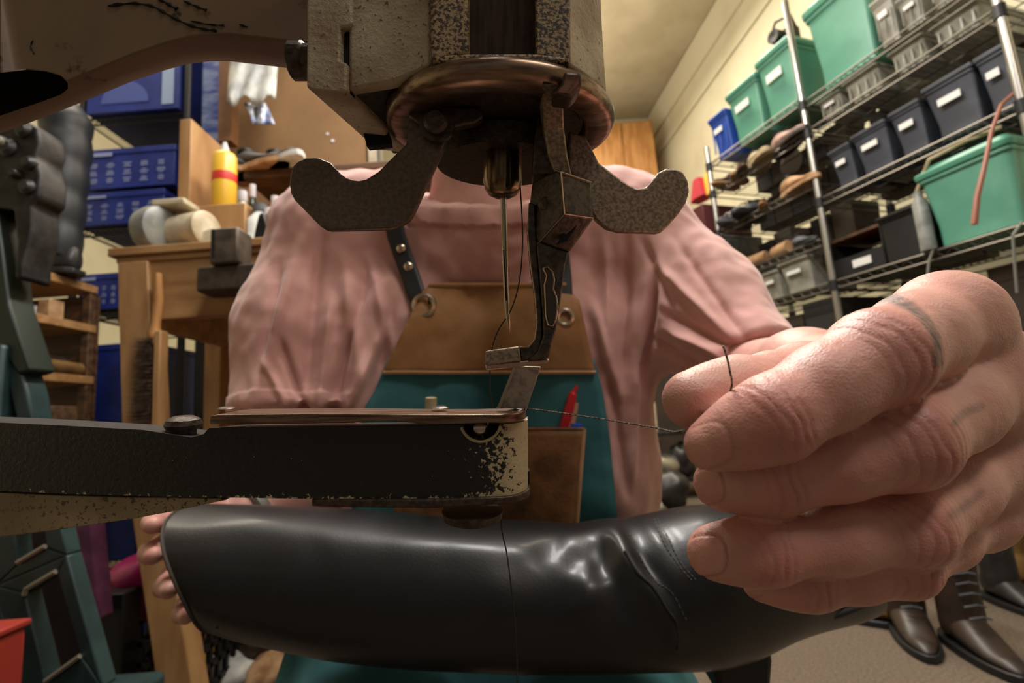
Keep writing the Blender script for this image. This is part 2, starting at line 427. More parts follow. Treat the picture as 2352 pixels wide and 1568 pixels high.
def sole_mb(L=.275, W=.1, H=.02, heel=0.0):
    top, n = [], 14
    pts = []
    for sgn in (1, -1):
        for i in (range(n + 1) if sgn > 0 else range(n, -1, -1)):
            u = i / n
            wd_ = W / 2 * (.74 + .26 * math.sin(math.pi * min(1, u * 1.1 + .05))) * math.sqrt(max(.06, 1 - (max(0, u - .72) / .285) ** 2)) * (.6 + .4 * min(1, u * 9))
            pts.append(((u - .5) * L, sgn * wd_, H))
    mb = MB().prism(pts, (0, 0, -H))
    return mb
def shoe(name, lbl, cat, loc, rz, m, sole=M_black, group='shoes on the racks', L=.27, H=.1, high=0.0, laces=None, s=1.0):
    if group == 'shoes on the racks': s = s * 1.3
    t = thing(name, lbl, cat, loc, rz, group)
    shoe_mb(L * s, H * s, .095 * s, high=high * s).build('upper', m, t, local=True, smooth=True, subsurf=1)
    sole_mb(L * s * 1.02, .1 * s, .02 * s).build('sole', sole, t, local=True, bevel=.003)
    if high or True:
        mb = MB().lathe([(.026 * s, 0), (.03 * s, .004), (.03 * s, .012), (.022 * s, .012), (.02 * s, 0)], (-L * s * .3, 0, (H + high * .9) * s - .006), n=16)
        mb.build('collar', M_black, t, local=True, smooth=True)
    if laces:
        mb = MB()
        for i in range(4):
            x = (-.06 + .035 * i) * s; z = (H * (.97 - .12 * i) + high * (.55 - .2 * i)) * s + .004
            mb.tube([(x, -.02 * s, z - .004), (x + .006, 0, z + .004), (x, .02 * s, z - .004)], .0025 * s, 5)
        mb.build('laces', laces, t, local=True, smooth=True)
    return t
def on_shelf(px, py, z, t):
    t = t * .45 - .01
    s, _ = rk(px, py, t); p = rp(s, t, z + .004); return p
A0 = RRZ + math.pi / 2       # toe towards the aisle
S_ = .62
shoe('shoe', 'dusty pink suede shoe on the shelf under the green totes, by the post', 'shoe', on_shelf(1812, 300, Z2, .10), A0 + 1.2, M_pinkshoe, M_brownshoe, s=.72)
shoe('sneaker', 'grey sneaker behind the dusty pink shoe', 'sneaker', on_shelf(1800, 262, Z2, .42), A0 + .8, M_greyshoe, M_label, laces=M_label, s=.66)
shoe('shoe', 'beige suede shoe left of the dusty pink one under the green totes', 'shoe', on_shelf(1742, 335, Z2, .10), A0 + 1.0, M_beige, M_beige, s=.72)
shoe('sneaker', 'small white sneaker beyond the beige suede shoe', 'sneaker', on_shelf(1690, 360, Z2, .13), A0 + .5, M_paper, M_tan, s=.5)
shoe('shoe', 'black shoe with tan sole below the blue crate', 'shoe', on_shelf(1660, 385, Z2, .10), A0 + .2, M_blackshoe, M_tan, s=.55)
shoe('shoe', 'tan clog on the upper shelf in front of the black shoe', 'shoe', on_shelf(1704, 388, Z2, .02), A0 + .9, M_tan, M_wood_dark, s=.4)
shoe('sneaker', 'grey sneaker with black sole on the middle shelf of the far rack', 'sneaker', on_shelf(1715, 470, Z3, .10), A0 + .3, M_greyshoe, M_black, laces=M_black, s=.72)
shoe('sneaker', 'dark grey sneaker left of the other on the middle shelf', 'sneaker', on_shelf(1682, 492, Z3, .10), A0 + .2, M_greyshoe, M_greyshoe, laces=M_label, s=.66)
shoe('shoe', 'tan leather shoe beside the middle post on the middle shelf', 'shoe', on_shelf(1838, 420, Z3, .08), A0 + 1.3, M_tan, M_tan, s=.66)
shoe('shoe', 'small tan baby shoe on the middle shelf in front of grey sneakers', 'shoe', on_shelf(1752, 466, Z3, .03), A0 + .7, M_tan, M_tan, s=.34)
for k, (px, py, lb) in enumerate([(1738, 582, 'tan cork roll lying on the lower shelf, the shorter one'), (1795, 562, 'tan cork roll lying on the lower shelf beside the longer post')]):
    p = on_shelf(px, py, Z4, .08)
    tag(MB().lathe([(.0, -.05), (.026, -.05), (.028, -.045), (.028, .045), (.026, .05), (0, .05)], p + np.array([0, 0, .026]), RU * .94 + RW * (.2 if k else -.1), 18).build('cork_roll', M_tan, smooth=True), lb, 'roll', 'cork rolls')
shoe('shoe', 'grey shoe lying at the end of the lower shelf of the far rack', 'shoe', on_shelf(1850, 560, Z4, .10), A0 + 1.2, M_greyshoe, M_black, s=.5)
# red bag and yellow spray can at the far end
tag(MB().lathe([(0, 0), (.018, 0), (.018, .1), (.01, .115), (.01, .13), (0, .13)], on_shelf(1622, 392, Z2, .06), n=14).build('spray_can', M_yellow, smooth=True), 'little yellow spray can under the blue crate', 'can')
mb = MB().loft([[tuple(on_shelf(1606, 425, Z2, .04) + RU * a * (1 - .5 * k) + RW * b * (1 - .3 * k) + np.array([0, 0, .11 * k + .006 * math.sin(9 * a * 50)])) for a, b in ((-.05, -.03), (0, -.045), (.05, -.03), (.055, .03), (0, .045), (-.055, .03))] for k in (0, .25, .6, 1)])
tag(mb.build('cloth_bag', mat('red_cloth', rgb(186, 44, 56), .7), smooth=True), 'small red cloth bag at the far end of the shoe shelf', 'bag')
mb = MB().box(rp(.66, .1, Z3 + .08), (.14, .3, .16), u=RU, w=-RW)
tag(mb.build('storage_box', mat('dark_red_card', rgb(84, 30, 32), .7), bevel=.004), 'dark red box beyond the far rack post above the pink shoulder', 'box')
tag(MB().box(rp(.67, .13, Z3 / 2), (.16, .36, Z3), u=RU, w=-RW).build('locker', M_grey_enamel, bevel=.004), 'grey low locker beyond the far rack, under the dark red box', 'locker')
# cords hanging on the near rack
mb = MB().tube([P(2338, 205, 1.42), P(2300, 240, 1.40), P(2278, 300, 1.39), P(2262, 380, 1.385), P(2245, 450, 1.38), P(2238, 515, 1.38)], [.004, .005, .005, .006, .007, .008], 8)
tag(mb.build('leather_strip', M_copper, smooth=True), 'copper brown strip hanging down in front of the big green tote', 'cord')
mb = MB().tube([rp(-.36, -.012, Q4 + .005), P(2134, 600, 1.6), P(2130, 640, 1.6), P(2136, 690, 1.6)], .0035, 6)
tag(mb.build('cable', M_greycord, smooth=True), 'grey cable hanging from the low shelf at the left of the big green tote', 'cable')
mb = MB().tube([rp(-.585, -.012, Q4 + .005), P(2326, 540, 1.34), P(2330, 600, 1.34), P(2336, 672, 1.34)], .0035, 6)
tag(mb.build('cable', M_greycord, smooth=True), 'grey cable loop hanging below the right end of the low shelf', 'cable')
tag(MB().tube([rp(-.34, -.01, 1.32), rp(-.40, -.012, 1.415), rp(-.5, -.0, 1.425), rp(-.57, .03, 1.43)], .006, 6).build('rope', M_beige, smooth=True), 'beige rope lying over the lid of the big green tote', 'rope')

# boots on the floor by the near rack
def tall(name, lbl, px, py, rz, m, s=1.0, sh=.2, laces=None, group='boots on the floor'):
    p = hitz(px, py, 0)
    t = thing(name, lbl, 'boot', p, rz, group)
    L = .27 * s
    shoe_mb(L, .11 * s, .1 * s).build('foot', m, t, local=True, smooth=True, subsurf=1)
    sole_mb(L * 1.03, .108 * s, .022 * s).build('sole', M_black, t, local=True, bevel=.003)
    cx = -L * .24
    prof = [(.050 * s, .04), (.052 * s, .09 * s), (.050 * s, .11 * s + sh * .3), (.056 * s, .11 * s + sh * .8), (.058 * s, .11 * s + sh), (.053 * s, .11 * s + sh), (.050 * s, .11 * s + sh * .6)]
    sf = MB().lathe(prof, (cx, 0, 0), n=24).build('shaft', m, t, local=True, smooth=True)
    MB().lathe([(.056 * s, 0), (.061 * s, .003), (.061 * s, .010), (.055 * s, .012)], (cx, 0, .105 * s + sh), n=24).build('collar', M_greycord, sf, local=True, smooth=True)
    if laces:
        mb = MB()
        for i in range(7):
            z = .10 * s + i * sh / 8; x = cx + (.055 - .0 * i) * s + max(0, .03 - .012 * i)
            mb.tube([(x - .006, -.025 * s, z), (x + .004, 0, z + .008), (x - .006, .025 * s, z)], .003, 5)
        mb.build('laces', laces, t, local=True, smooth=True)
    return t
tall('boot', 'tan low work boot on the floor behind the dark laced boots', 1990, 1425, 2.5, M_ochre, .9, .05)
tall('boot', 'dark brown laced boot on the floor, left one of the pair', 2105, 1475, -2.0, M_brownshoe, .95, .18, M_greyshoe)
tall('boot', 'dark brown laced boot on the floor, right one of the pair with light rim', 2262, 1512, -1.75, M_brownshoe, 1.0, .20, M_greyshoe)
tall('boot', 'black boot in the dark behind the laced pair', 2350, 1400, -1.6, M_blackshoe, .9, .2)
tall('boot', 'ochre boot at the right edge above the laced pair', 2330, 1330, -2.4, M_ochre, 1.0, .16)

# dark boxes added to the racks in place of the shade there
def boxes(shelf, z, s0, s1, h, n, where, cols, t=.24, dep=.15):
    w_ = (s1 - s0) / n
    for i in range(n):
        c = cols[i % len(cols)]; hh = h * (1 - .12 * ((i * 7) % 3))
        tt = thing('shade_box', 'dark box added in place of shade at the back, ' + where, 'box', rp(s0 + w_ * (i + .5), t + dep / 2, z + .004), RRZ, 'dark boxes added for shade ' + shelf)
        MB().box((0, 0, hh * .4), (w_ * .94, dep, hh * .8)).build('carton', c, tt, local=True, bevel=.002)
        MB().box((0, 0, hh * .88), (w_ * .97, dep + .004, hh * .2)).build('lid', c, tt, local=True, bevel=.002)
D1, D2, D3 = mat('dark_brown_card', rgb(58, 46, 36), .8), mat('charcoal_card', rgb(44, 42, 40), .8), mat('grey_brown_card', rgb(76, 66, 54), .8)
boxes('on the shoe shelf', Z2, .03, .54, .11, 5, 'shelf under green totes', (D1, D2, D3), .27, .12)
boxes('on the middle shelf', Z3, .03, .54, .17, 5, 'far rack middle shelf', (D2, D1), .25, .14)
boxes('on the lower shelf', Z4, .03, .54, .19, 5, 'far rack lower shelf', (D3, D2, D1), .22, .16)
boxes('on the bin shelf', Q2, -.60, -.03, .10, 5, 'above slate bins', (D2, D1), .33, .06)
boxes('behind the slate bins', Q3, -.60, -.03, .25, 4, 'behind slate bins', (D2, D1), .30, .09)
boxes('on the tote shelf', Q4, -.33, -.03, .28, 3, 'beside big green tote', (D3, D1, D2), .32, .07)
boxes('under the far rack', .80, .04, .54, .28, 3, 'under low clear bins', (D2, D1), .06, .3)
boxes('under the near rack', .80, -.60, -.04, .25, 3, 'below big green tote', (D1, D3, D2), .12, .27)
# ------------------------------------------------------------------ the sewing machine
# its root carries the tilt of the machine; local axes: x along the arm, y up, z towards the open side
def node_worn(name, paint, under, cond, rough=.45, noise_scale=350, bump=.25, grime=None):
    """paint that wears through to another colour where cond(nt, x, y, z, noise) > .5"""
    m = bpy.data.materials.new(name); m.use_nodes = True; nt = m.node_tree; L = nt.links
    b = nt.nodes['Principled BSDF']; b.inputs['Roughness'].default_value = rough
    tc = nd(nt, 'ShaderNodeTexCoord'); sp = nd(nt, 'ShaderNodeSeparateXYZ'); L.new(tc.outputs['Object'], sp.inputs[0])
    nz = nd(nt, 'ShaderNodeTexNoise'); nz.inputs['Scale'].default_value = noise_scale; nz.inputs['Detail'].default_value = 4; nz.inputs['Roughness'].default_value = .65
    L.new(tc.outputs['Object'], nz.inputs['Vector'])
    def M(op, a, c=None):
        n = nd(nt, 'ShaderNodeMath', operation=op)
        for i, q in enumerate((a, c)):
            if q is None: continue
            if isinstance(q, (int, float)): n.inputs[i].default_value = q
            else: L.new(q, n.inputs[i])
        return n.outputs[0]
    f = cond(M, sp.outputs[0], sp.outputs[1], sp.outputs[2], nz.outputs['Fac'])
    mr = nd(nt, 'ShaderNodeMapRange'); mr.inputs['From Min'].default_value = .47; mr.inputs['From Max'].default_value = .53
    L.new(f, mr.inputs['Value'])
    mx = nd(nt, 'ShaderNodeMix', data_type='RGBA'); L.new(mr.outputs[0], mx.inputs['Factor'])
    mx.inputs['A'].default_value = paint; mx.inputs['B'].default_value = under
    out = mx.outputs['Result']
    if grime:
        n2 = nd(nt, 'ShaderNodeTexNoise'); n2.inputs['Scale'].default_value = grime[1]; n2.inputs['Detail'].default_value = 6
        L.new(tc.outputs['Object'], n2.inputs['Vector'])
        r2 = nd(nt, 'ShaderNodeMapRange'); r2.inputs['From Min'].default_value = .42; r2.inputs['From Max'].default_value = .72
        L.new(n2.outputs['Fac'], r2.inputs['Value'])
        m2 = nd(nt, 'ShaderNodeMix', data_type='RGBA'); L.new(r2.outputs[0], m2.inputs['Factor'])
        L.new(out, m2.inputs['A']); m2.inputs['B'].default_value = grime[0]; out = m2.outputs['Result']
    L.new(out, b.inputs['Base Color'])
    bp = nd(nt, 'ShaderNodeBump'); bp.inputs['Strength'].default_value = bump; bp.inputs['Distance'].default_value = .0006
    L.new(nz.outputs['Fac'], bp.inputs['Height']); L.new(bp.outputs[0], b.inputs['Normal'])
    return m

MR = P(-1280, 1470, .215); MR[2] = 0.0
_mq = Matrix([list(C2W[i]) for i in range(3)]).to_euler()
mach = thing('sewing_machine', 'old shoe patching sewing machine with worn cream head and long black arm', 'sewing machine', MR, rot=_mq)
MI = mat_of(mach).inverted()
def ml(px, py, d): return MI @ Vector(P(px, py, d))
_x0 = ml(1128, 1000, .165).x; _x1 = ml(1205, 1000, .165).x
_yb = ml(1000, 1150, .165).y; _yt = ml(1000, 975, .165).y
_h = _yt - _yb; _w = _x1 - _x0
def black_cond(M, x, y, z, n):
    # worn at the tip and along the bottom edge
    a = M('MULTIPLY', M('MAXIMUM', M('DIVIDE', M('SUBTRACT', x, _x0 - _w * .9), _w * 1.7), -.02), .56)
    e = M('MULTIPLY', M('MAXIMUM', M('SUBTRACT', 1.0, M('DIVIDE', M('SUBTRACT', y, _yb), _h * .12)), 0.0), .46)
    return M('ADD', M('ADD', a, e), M('SUBTRACT', M('MULTIPLY', n, 1.7), .725))
M_blackarm = node_worn('worn_black_enamel', rgb(18, 16, 16), rgb(176, 162, 128), black_cond, .42, 560, .6)
M_beige = mat('beige_suede', None) if False else M_beige
M_pitted = node_worn('pitted_cream_paint', rgb(160, 136, 100), rgb(52, 36, 22), lambda M, x, y, z, n: M('ADD', M('MULTIPLY', n, 1.7), -.36), .5, 1050, .5)
M_casting = node_worn('worn_cream_paint', rgb(168, 148, 122), rgb(66, 48, 32), lambda M, x, y, z, n: M('ADD', M('MULTIPLY', n, 1.35), -.33), .55, 620, .7, grime=(rgb(104, 80, 54), 22))
M_castlight = node_worn('pale_pebbled_paint', rgb(186, 174, 150), rgb(80, 62, 44), lambda M, x, y, z, n: M('ADD', M('MULTIPLY', n, 1.3), -.325), .5, 620, 1.0, grime=(rgb(118, 92, 66), 34))
M_armpaint = node_worn('shade_brown_grimy_cream_paint', rgb(122, 100, 78), rgb(40, 26, 16), lambda M, x, y, z, n: M('ADD', M('MULTIPLY', n, 1.2), -.29), .55, 46, .25, grime=(rgb(84, 62, 44), 16))  # the arm's shade is put into this browner cream, with grime over it
M_under = node_worn('pitted_underside_paint', rgb(168, 150, 116), rgb(46, 34, 24), lambda M, x, y, z, n: M('ADD', M('MULTIPLY', n, 1.5), -.37), .55, 520, .4, grime=(rgb(118, 98, 70), 18))
M_steel = mat('oiled_dark_steel', rgb(112, 96, 82), .45, .6, col2=rgb(92, 78, 66), scale=900, lo=.35, hi=.65, bump=.08, bscale=900)
M_steel_lt = mat('speckled_steel', rgb(160, 142, 122), .45, .6, col2=rgb(116, 100, 84), scale=900, lo=.38, hi=.62, bump=.08, bscale=900)
M_steel_dk = mat('burnished_black_steel', rgb(84, 73, 64), .4, .65, col2=rgb(60, 52, 46), scale=500, bump=.1, bscale=900)
M_bronze = mat('bronze_brown_steel', rgb(148, 124, 106), .3, .9, col2=rgb(104, 82, 66), scale=60, stretch=(1, 12, 6))
M_bright = mat('bright_steel', rgb(196, 180, 160), .22, 1.0)
M_worn_edge = mat('bare_worn_edge_steel', rgb(190, 160, 138), .35, .9)

def smoothpath(pts, n=6):
    pts = [np.asarray(p) for p in pts]; out = []
    for i in range(len(pts) - 1):
        p0, p1, p2, p3 = pts[max(i - 1, 0)], pts[i], pts[i + 1], pts[min(i + 2, len(pts) - 1)]
        for k in range(n):
            t = k / n; out.append(.5 * ((2 * p1) + (p2 - p0) * t + (2 * p0 - 5 * p1 + 4 * p2 - p3) * t * t + (3 * p1 - p0 - 3 * p2 + p3) * t ** 3))
    return out + [pts[-1]]
def stations(rows, rise=None):
    """rows: (px, py_top, py_bottom, d_front, d_back) -> closed loft; top and bottom taken on the front face and carried straight back"""
    secs = []
    for px, yt, yb, df, db in rows:
        a, b = P(px, yt, df), P(px, yb, df)
        secs.append([a, b, b + FWD * (db - df), a + FWD * (db - df) if rise is None else P(CX + (px - CX) * df / db, yt - rise, db)])
    return MB().loft(secs)

# long black lower arm with a rounded tip
rows = [(-1100, 940, 1090, .186, .215), (-330, 958, 1118, .178, .205), (-40, 968, 1126, .172, .197), (150, 977, 1134, .169, .193), (330, 987, 1139, .167, .190), (440, 1004, 1141, .1662, .1885),
        (468, 996, 1142, .166, .188), (480, 982, 1142, .166, .188), (600, 980, 1144, .1656, .188), (800, 978, 1147, .165, .188), (1000, 976, 1147, .165, .188), (1080, 974, 1144, .165, .188), (1125, 974, 1143, .165, .188)]
cx_, rr_ = 1136, .0115
for a in (0, 15, 30, 45, 58, 70, 80, 87):
    dd = rr_ * (1 - math.cos(rad(a))); dx = rr_ * .98 * math.sin(rad(a))
    d = .165 + dd
    X = (cx_ - CX) / F * .165 + dx
    px = CX + X * F / d
    yt = CY + (974 - CY) * .165 / d; yb = CY + (1144 - 3 - CY) * .165 / d
    rows.append((px, yt, yb, d, .188 - dd))
arm = stations(rows, 7).build('lower_arm', M_blackarm, mach, bevel=.0018, seg=3)
# notch under the needle plate with the clamping screw in it
cut = MB().lathe([(.0062, 0), (.0062, .012)], P(1104, 972, .160), FWD, 40).build('cutter', None)
bm_ = arm.modifiers.new('cut', 'BOOLEAN'); bm_.object = cut; bm_.operation = 'DIFFERENCE'; bm_.solver = 'EXACT'
arm.modifiers.move(1, 0)
bpy.context.view_layer.update()
dg = bpy.context.evaluated_depsgraph_get()
me2 = bpy.data.meshes.new_from_object(arm.evaluated_get(dg))
arm.modifiers.clear(); arm.data = me2; me2.name = 'lower_arm'
bpy.data.objects.remove(cut)
mb = MB().loft([[P(1104 + 41 * math.cos(rad(a)), 974 + 38 * math.sin(rad(a)), d) for a in range(0, 181, 12)] for d in (.1690, .1705)]); mb.build('notch', M_void, mach)
mb = MB().lathe([(0, -.0014), (.0016, -.0012), (.0028, -.0005), (.0034, .0006), (.0034, .003), (0, .003)], P(1101, 986, .1682), FWD, 28)
sc_ = mb.build('clamp_screw', M_bright, mach, smooth=True)
# rim of bare cream round the notch
mb = MB().tube([P(1104 + 46 * math.cos(rad(a)), 968 + 46 * math.sin(rad(a)), .1648) for a in range(12, 170, 8)], .0005, 6); mb.build('worn_rim', mat('bare_cream_edge', rgb(176, 160, 126), .6), mach, smooth=True)
# bronze needle plate on top of the arm
rows = [(480, 955, 975, .1625, .180), (500, 952, 974, .1625, .184), (700, 950, 973, .162, .186), (800, 950, 970, .162, .186), (900, 951, 968, .1618, .186), (1000, 952, 975, .1615, .186), (1080, 952, 973, .1618, .186), (1118, 951, 972, .1618, .186)]
for a in (15, 35, 55, 72, 84):
    dd = .0118 * (1 - math.cos(rad(a))); dx = .0116 * math.sin(rad(a)); d = .1618 + dd
    X = (1128 - CX) / F * .1618 + dx
    rows.append((CX + X * F / d, CY + (951 - CY) * .1618 / d, CY + (972 - CY) * .1618 / d, d, .186 - dd))
stations(rows, 13).build('needle_plate', M_bronze, mach, bevel=.0007, seg=3)
mb = MB().lathe([(.0, .0045), (.0032, .0043), (.0052, .0032), (.0058, .0015), (.0052, 0), (.004, 0), (.004, -.002), (0, -.002)], P(421, 984, .174), UP, 30); mb.build('screw_head', M_steel_dk, mach, smooth=True)
for px, d in ((520, .176), (1010, .177), (1185, .176)):
    MB().lathe([(0, .0006), (.0022, .0005), (.003, 0), (0, 0)], P(px, CY + (950 - CY) * .1625 / d, d), UP, 16).build('plate_screw', M_steel_dk, mach, smooth=True)
# lower cover plate, its knob and the latch at the tip
rows = [(715, 1146, 1163, .1655, .186), (800, 1147, 1166, .164, .187), (1000, 1147, 1167, .1635, .188), (1085, 1143, 1162, .1638, .188), (1120, 1142, 1160, .1638, .188)]
for a in (20, 40, 58, 72, 84):
    dd = .012 * (1 - math.cos(rad(a))); dx = .0126 * math.sin(rad(a)); d = .1638 + dd
    X = (1132 - CX) / F * .1638 + dx
    rows.append((CX + X * F / d, CY + (1142 - CY) * .1638 / d, CY + (1160 - CY) * .1638 / d, d, .188 - dd))
stations(rows).build('cover_plate', M_steel_dk, mach, bevel=.0006, seg=3)
MB().lathe([(.0, -.0035), (.008, -.0035), (.0102, -.0025), (.0105, 0), (0, 0)], P(1085, 1172, .174), UP, 32).build('thread_outlet', M_steel_dk, mach, smooth=True)
MB().slab([(1187, 1092), (1202, 1087), (1202, 1119), (1187, 1124)], .004, .1745).build('latch', M_bronze, mach, bevel=.0004)
MB().slab([(1204, 1087), (1216, 1081), (1216, 1112), (1204, 1118)], .004, .1775).build('slot', M_void, mach)
# cream casting under the arm at the left
rows = [(-1100, 1080, 1340, .187, .214), (-330, 1116, 1268, .18, .204), (-60, 1128, 1240, .176, .199), (60, 1134, 1226, .174, .195), (150, 1138, 1214, .172, .192), (300, 1142, 1192, .171, .189), (400, 1143, 1174, .1705, .187), (470, 1144, 1158, .1705, .186), (520, 1144, 1148, .171, .185)]
stations(rows).build('arm_casting', M_under, mach, bevel=.004, seg=4)
# column and pedestal beyond the left edge
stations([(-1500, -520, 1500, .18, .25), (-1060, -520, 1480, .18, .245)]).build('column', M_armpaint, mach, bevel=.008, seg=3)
c0 = P(-1280, 1470, .215)
mb = MB().loft([[c0 * [1, 1, 0] + np.array([a * k, b * k, z]) for a, b in ((-1, -1), (1, -1), (1, 1), (-1, 1))] for k, z in ((.11, 0), (.11, .03), (.05, .09), (.035, c0[2] - .02), (.05, c0[2] + .03))])
mb.build('pedestal', M_teal_iron, mach, bevel=.006)

# upper arm: big casting with an oval opening
bot = [(-1100, 560), (-700, 440), (-330, 370), (-150, 345), (-40, 320), (0, 306), (60, 285), (130, 258), (205, 228), (300, 188), (380, 161), (430, 147), (480, 141), (530, 141), (600, 149), (660, 156), (712, 160)]
top = -190
secs = []
for px, yb in bot:
    df = .175 + .02 * max(0, (500 - px)) / 800
    a = P(px, top, df); b = P(px, yb - 62, df); c = P(px, yb - 24, df + .010); e = P(px, yb, df + .034); f = P(px, yb - 4, df + .042); g = a + FWD * .045
    secs.append([a, b, c, e, f, g])
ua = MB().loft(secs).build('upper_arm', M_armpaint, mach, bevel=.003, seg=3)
ov = [(-260, 330), (-200, 215), (-100, 178), (0, 166), (60, 160), (105, 164), (140, 174), (156, 190), (156, 204), (140, 217), (100, 232), (0, 266), (-100, 300)]
cut = MB().loft([[P(x, y, d) for x, y in ov] for d in (.150, .212)]).build('cutter', None)
bm_ = ua.modifiers.new('cut', 'BOOLEAN'); bm_.object = cut; bm_.operation = 'DIFFERENCE'; bm_.solver = 'EXACT'
ua.modifiers.move(1, 0)
bpy.context.view_layer.update()
dg = bpy.context.evaluated_depsgraph_get()
me2 = bpy.data.meshes.new_from_object(ua.evaluated_get(dg)); ua.modifiers.clear(); ua.data = me2; me2.name = 'upper_arm'
bpy.data.objects.remove(cut)
mb = MB().loft([[P(60 + (x - 60) * .985, 205 + (y - 205) * .97, d) for x, y in ov] for d in (.208, .2115)]); mb.build('arm_opening', M_void, mach)  # black panel painted as the dark inside of the opening
mb = MB()
for pts, r_ in (([(250, 14), (300, 8), (345, 14), (385, 32), (430, 56), (470, 68), (500, 70)], .0007), ([(364, -4), (384, 8), (404, 22)], .0008), ([(424, 2), (448, 14), (472, 24)], .0006), ([(440, 48), (480, 56), (512, 58)], .0004), ([(552, 56), (568, 62)], .0005), ([(78, 92), (70, 108), (76, 124)], .0003)):
    MB().tube(smoothpath([P(x + .6 * ((i * 7) % 3 - 1) * 4, y, .175 + .02 * max(0, 500 - x) / 800 - .0001) for i, (x, y) in enumerate(pts)], 4), [r_ * .7 * (.4 + 1.2 * (k % 3) / 2) for k in range(4 * len(pts) - 3)], 5).build('paint_crack', M_void, mach, smooth=True)
# head: left face-plate block, main front, bracket with slot, right side
hd = .150
mb = MB().slab([(706, -200, .146), (806, -200, .146), (808, 52, .146), (800, 60, .146), (781, 62, .146), (779, 138, .146), (796, 144, .146), (795, 206, .146), (788, 214, .146), (712, 206, .146), (703, 198, .146)], FWD * .046 + RIGHT * .0075)
mb.build('face_plate', M_castlight, mach, bevel=.0012, seg=3)
MB().slab([(782, 60), (810, 56), (808, 215), (782, 215)], .03, .1485).build('gap_shade', M_void, mach)  # black slab painted as the shade between the two castings
mb = MB().slab([(800, -200, .1475), (992, -200, .1415), (992, 148, .1415), (960, 166, .1425), (905, 190, .1445), (800, 208, .1475)], FWD * .004)
mb.build('head_casting', M_castlight, mach, bevel=.0012, seg=3)
mb = MB().slab([(988, -200), (1074, -200), (1076, 124), (1010, 136), (1000, 142), (988, 150)], FWD * .06, .139); mb.build('slot_cheek', M_pitted, mach, bevel=.001, seg=2)
mb = MB().slab([(1231, -200), (1308, -200), (1308, 150), (1300, 140), (1286, 136), (1231, 124)], FWD * .06, .139); mb.build('slot_cheek', M_pitted, mach, bevel=.001, seg=2)
MB().slab([(1000, 127), (1076, 122), (1230, 122), (1300, 130), (1300, 142), (1000, 144)], FWD * .05, .1388).build('bracket_lip', M_pitted, mach, bevel=.001)
mb = MB().slab([(1070, -200), (1236, -200), (1236, 126), (1070, 126)], FWD * .03, .145); mb.build('slide_bar', mat('brown_oiled_steel', rgb(66, 48, 38), .4, .6, col2=rgb(44, 30, 24), scale=90, stretch=(8, 1, 1)), mach)
mb = MB().slab([(1306, -200, .1395), (1372, -200, .158), (1384, 60, .158), (1392, 200, .160), (1396, 230, .165), (1350, 178, .148), (1306, 150, .1395)], FWD * .05 - RIGHT * .008); mb.build('head_side', M_castlight, mach, bevel=.001, seg=2)
# underside behind the front skin
mb = MB().slab([(806, 206), (904, 193), (935, 186), (935, 150), (806, 150)], FWD * .052, .149)
mb.build('head_underside', M_steel_dk, mach, bevel=.001)
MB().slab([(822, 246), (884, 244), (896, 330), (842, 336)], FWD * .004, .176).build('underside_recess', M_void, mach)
mb = MB().slab([(800, 222, .152), (900, 205, .152), (915, 320, .19), (862, 338, .192)], UP * .012); mb.build('underside_plate', M_steel_dk, mach, bevel=.0006)
# knurled bolt at the left of the head
mb = MB().lathe([(0, 0), (.0050, 0), (.0058, .0006), (.0058, .0042), (.005, .005), (.005, .012), (0, .012)], P(668, 140, .158), RIGHT, 14); mb.build('side_bolt', M_steel_dk, mach, smooth=True, angle=25)

# ring plate under the head
KR_ = .93
DC = CAM + (P(1150, 784, .185) + UP * .0795 - CAM) * KR_
prof = [(.0, .0035), (.0385, .0035), (.0402, .0030), (.0412, .0015), (.0412, -.0008), (.0404, -.0024), (.0385, -.0034), (.036, -.0040), (.0325, -.0040), (.031, -.0032), (.030, -.0006), (.012, -.0006), (.0, -.0006)]
MB().lathe([(r * KR_, h * KR_) for r, h in prof], DC, UP, 96).build('presser_ring', M_bronze, mach, smooth=True, angle=50)
MB().lathe([(.0, .0), (.0272, .0), (.0272, -.0010), (.0, -.0010)], DC - UP * .0004, UP, 64).build('ring_underside', M_steel_dk, mach, smooth=True, angle=30)
# clip on the ring's right shoulder
mb = MB().slab([(1296, 160, .1330), (1338, 166, .1355), (1337, 195, .1365), (1312, 224, .1385), (1266, 216, .1375), (1290, 190, .134)], FWD * .008); mb.build('ring_clip', M_steel_dk, mach, bevel=.001)
# lifting wings
z2 = lambda x, y: (640 + x / 2.8, y / 2.8)
wl = [z2(*q) for q in [(75, 1110), (90, 1065), (120, 1036), (175, 1012), (250, 1010), (330, 1042), (390, 1110), (430, 1140), (470, 1155), (515, 1160), (560, 1150), (640, 1100), (760, 980), (815, 930), (828, 880), (828, 800), (845, 760), (885, 722), (960, 704), (1030, 716), (1075, 750), (1095, 800), (1075, 900), (1050, 980), (960, 1170), (870, 1370), (840, 1415), (800, 1440), (765, 1460), (720, 1472), (330, 1482), (300, 1476), (262, 1450), (100, 1285), (75, 1240), (66, 1180)]]
MB().slab(wl, .0028, .1565).build('lifting_wing', M_steel, mach, bevel=.0007, seg=3)
wr = [(1306, 300), (1345, 312), (1362, 345), (1376, 373), (1420, 407), (1445, 424), (1465, 432), (1484, 430), (1498, 415), (1512, 396), (1530, 387), (1552, 386), (1570, 395), (1581, 415), (1584, 440), (1576, 466), (1560, 490), (1532, 522), (1520, 532), (1508, 535), (1420, 532), (1392, 524), (1368, 504), (1350, 470), (1330, 420), (1306, 390)]
MB().slab(wr, .0030, .1675).build('lifting_wing', M_steel_lt, mach, bevel=.0007, seg=3)
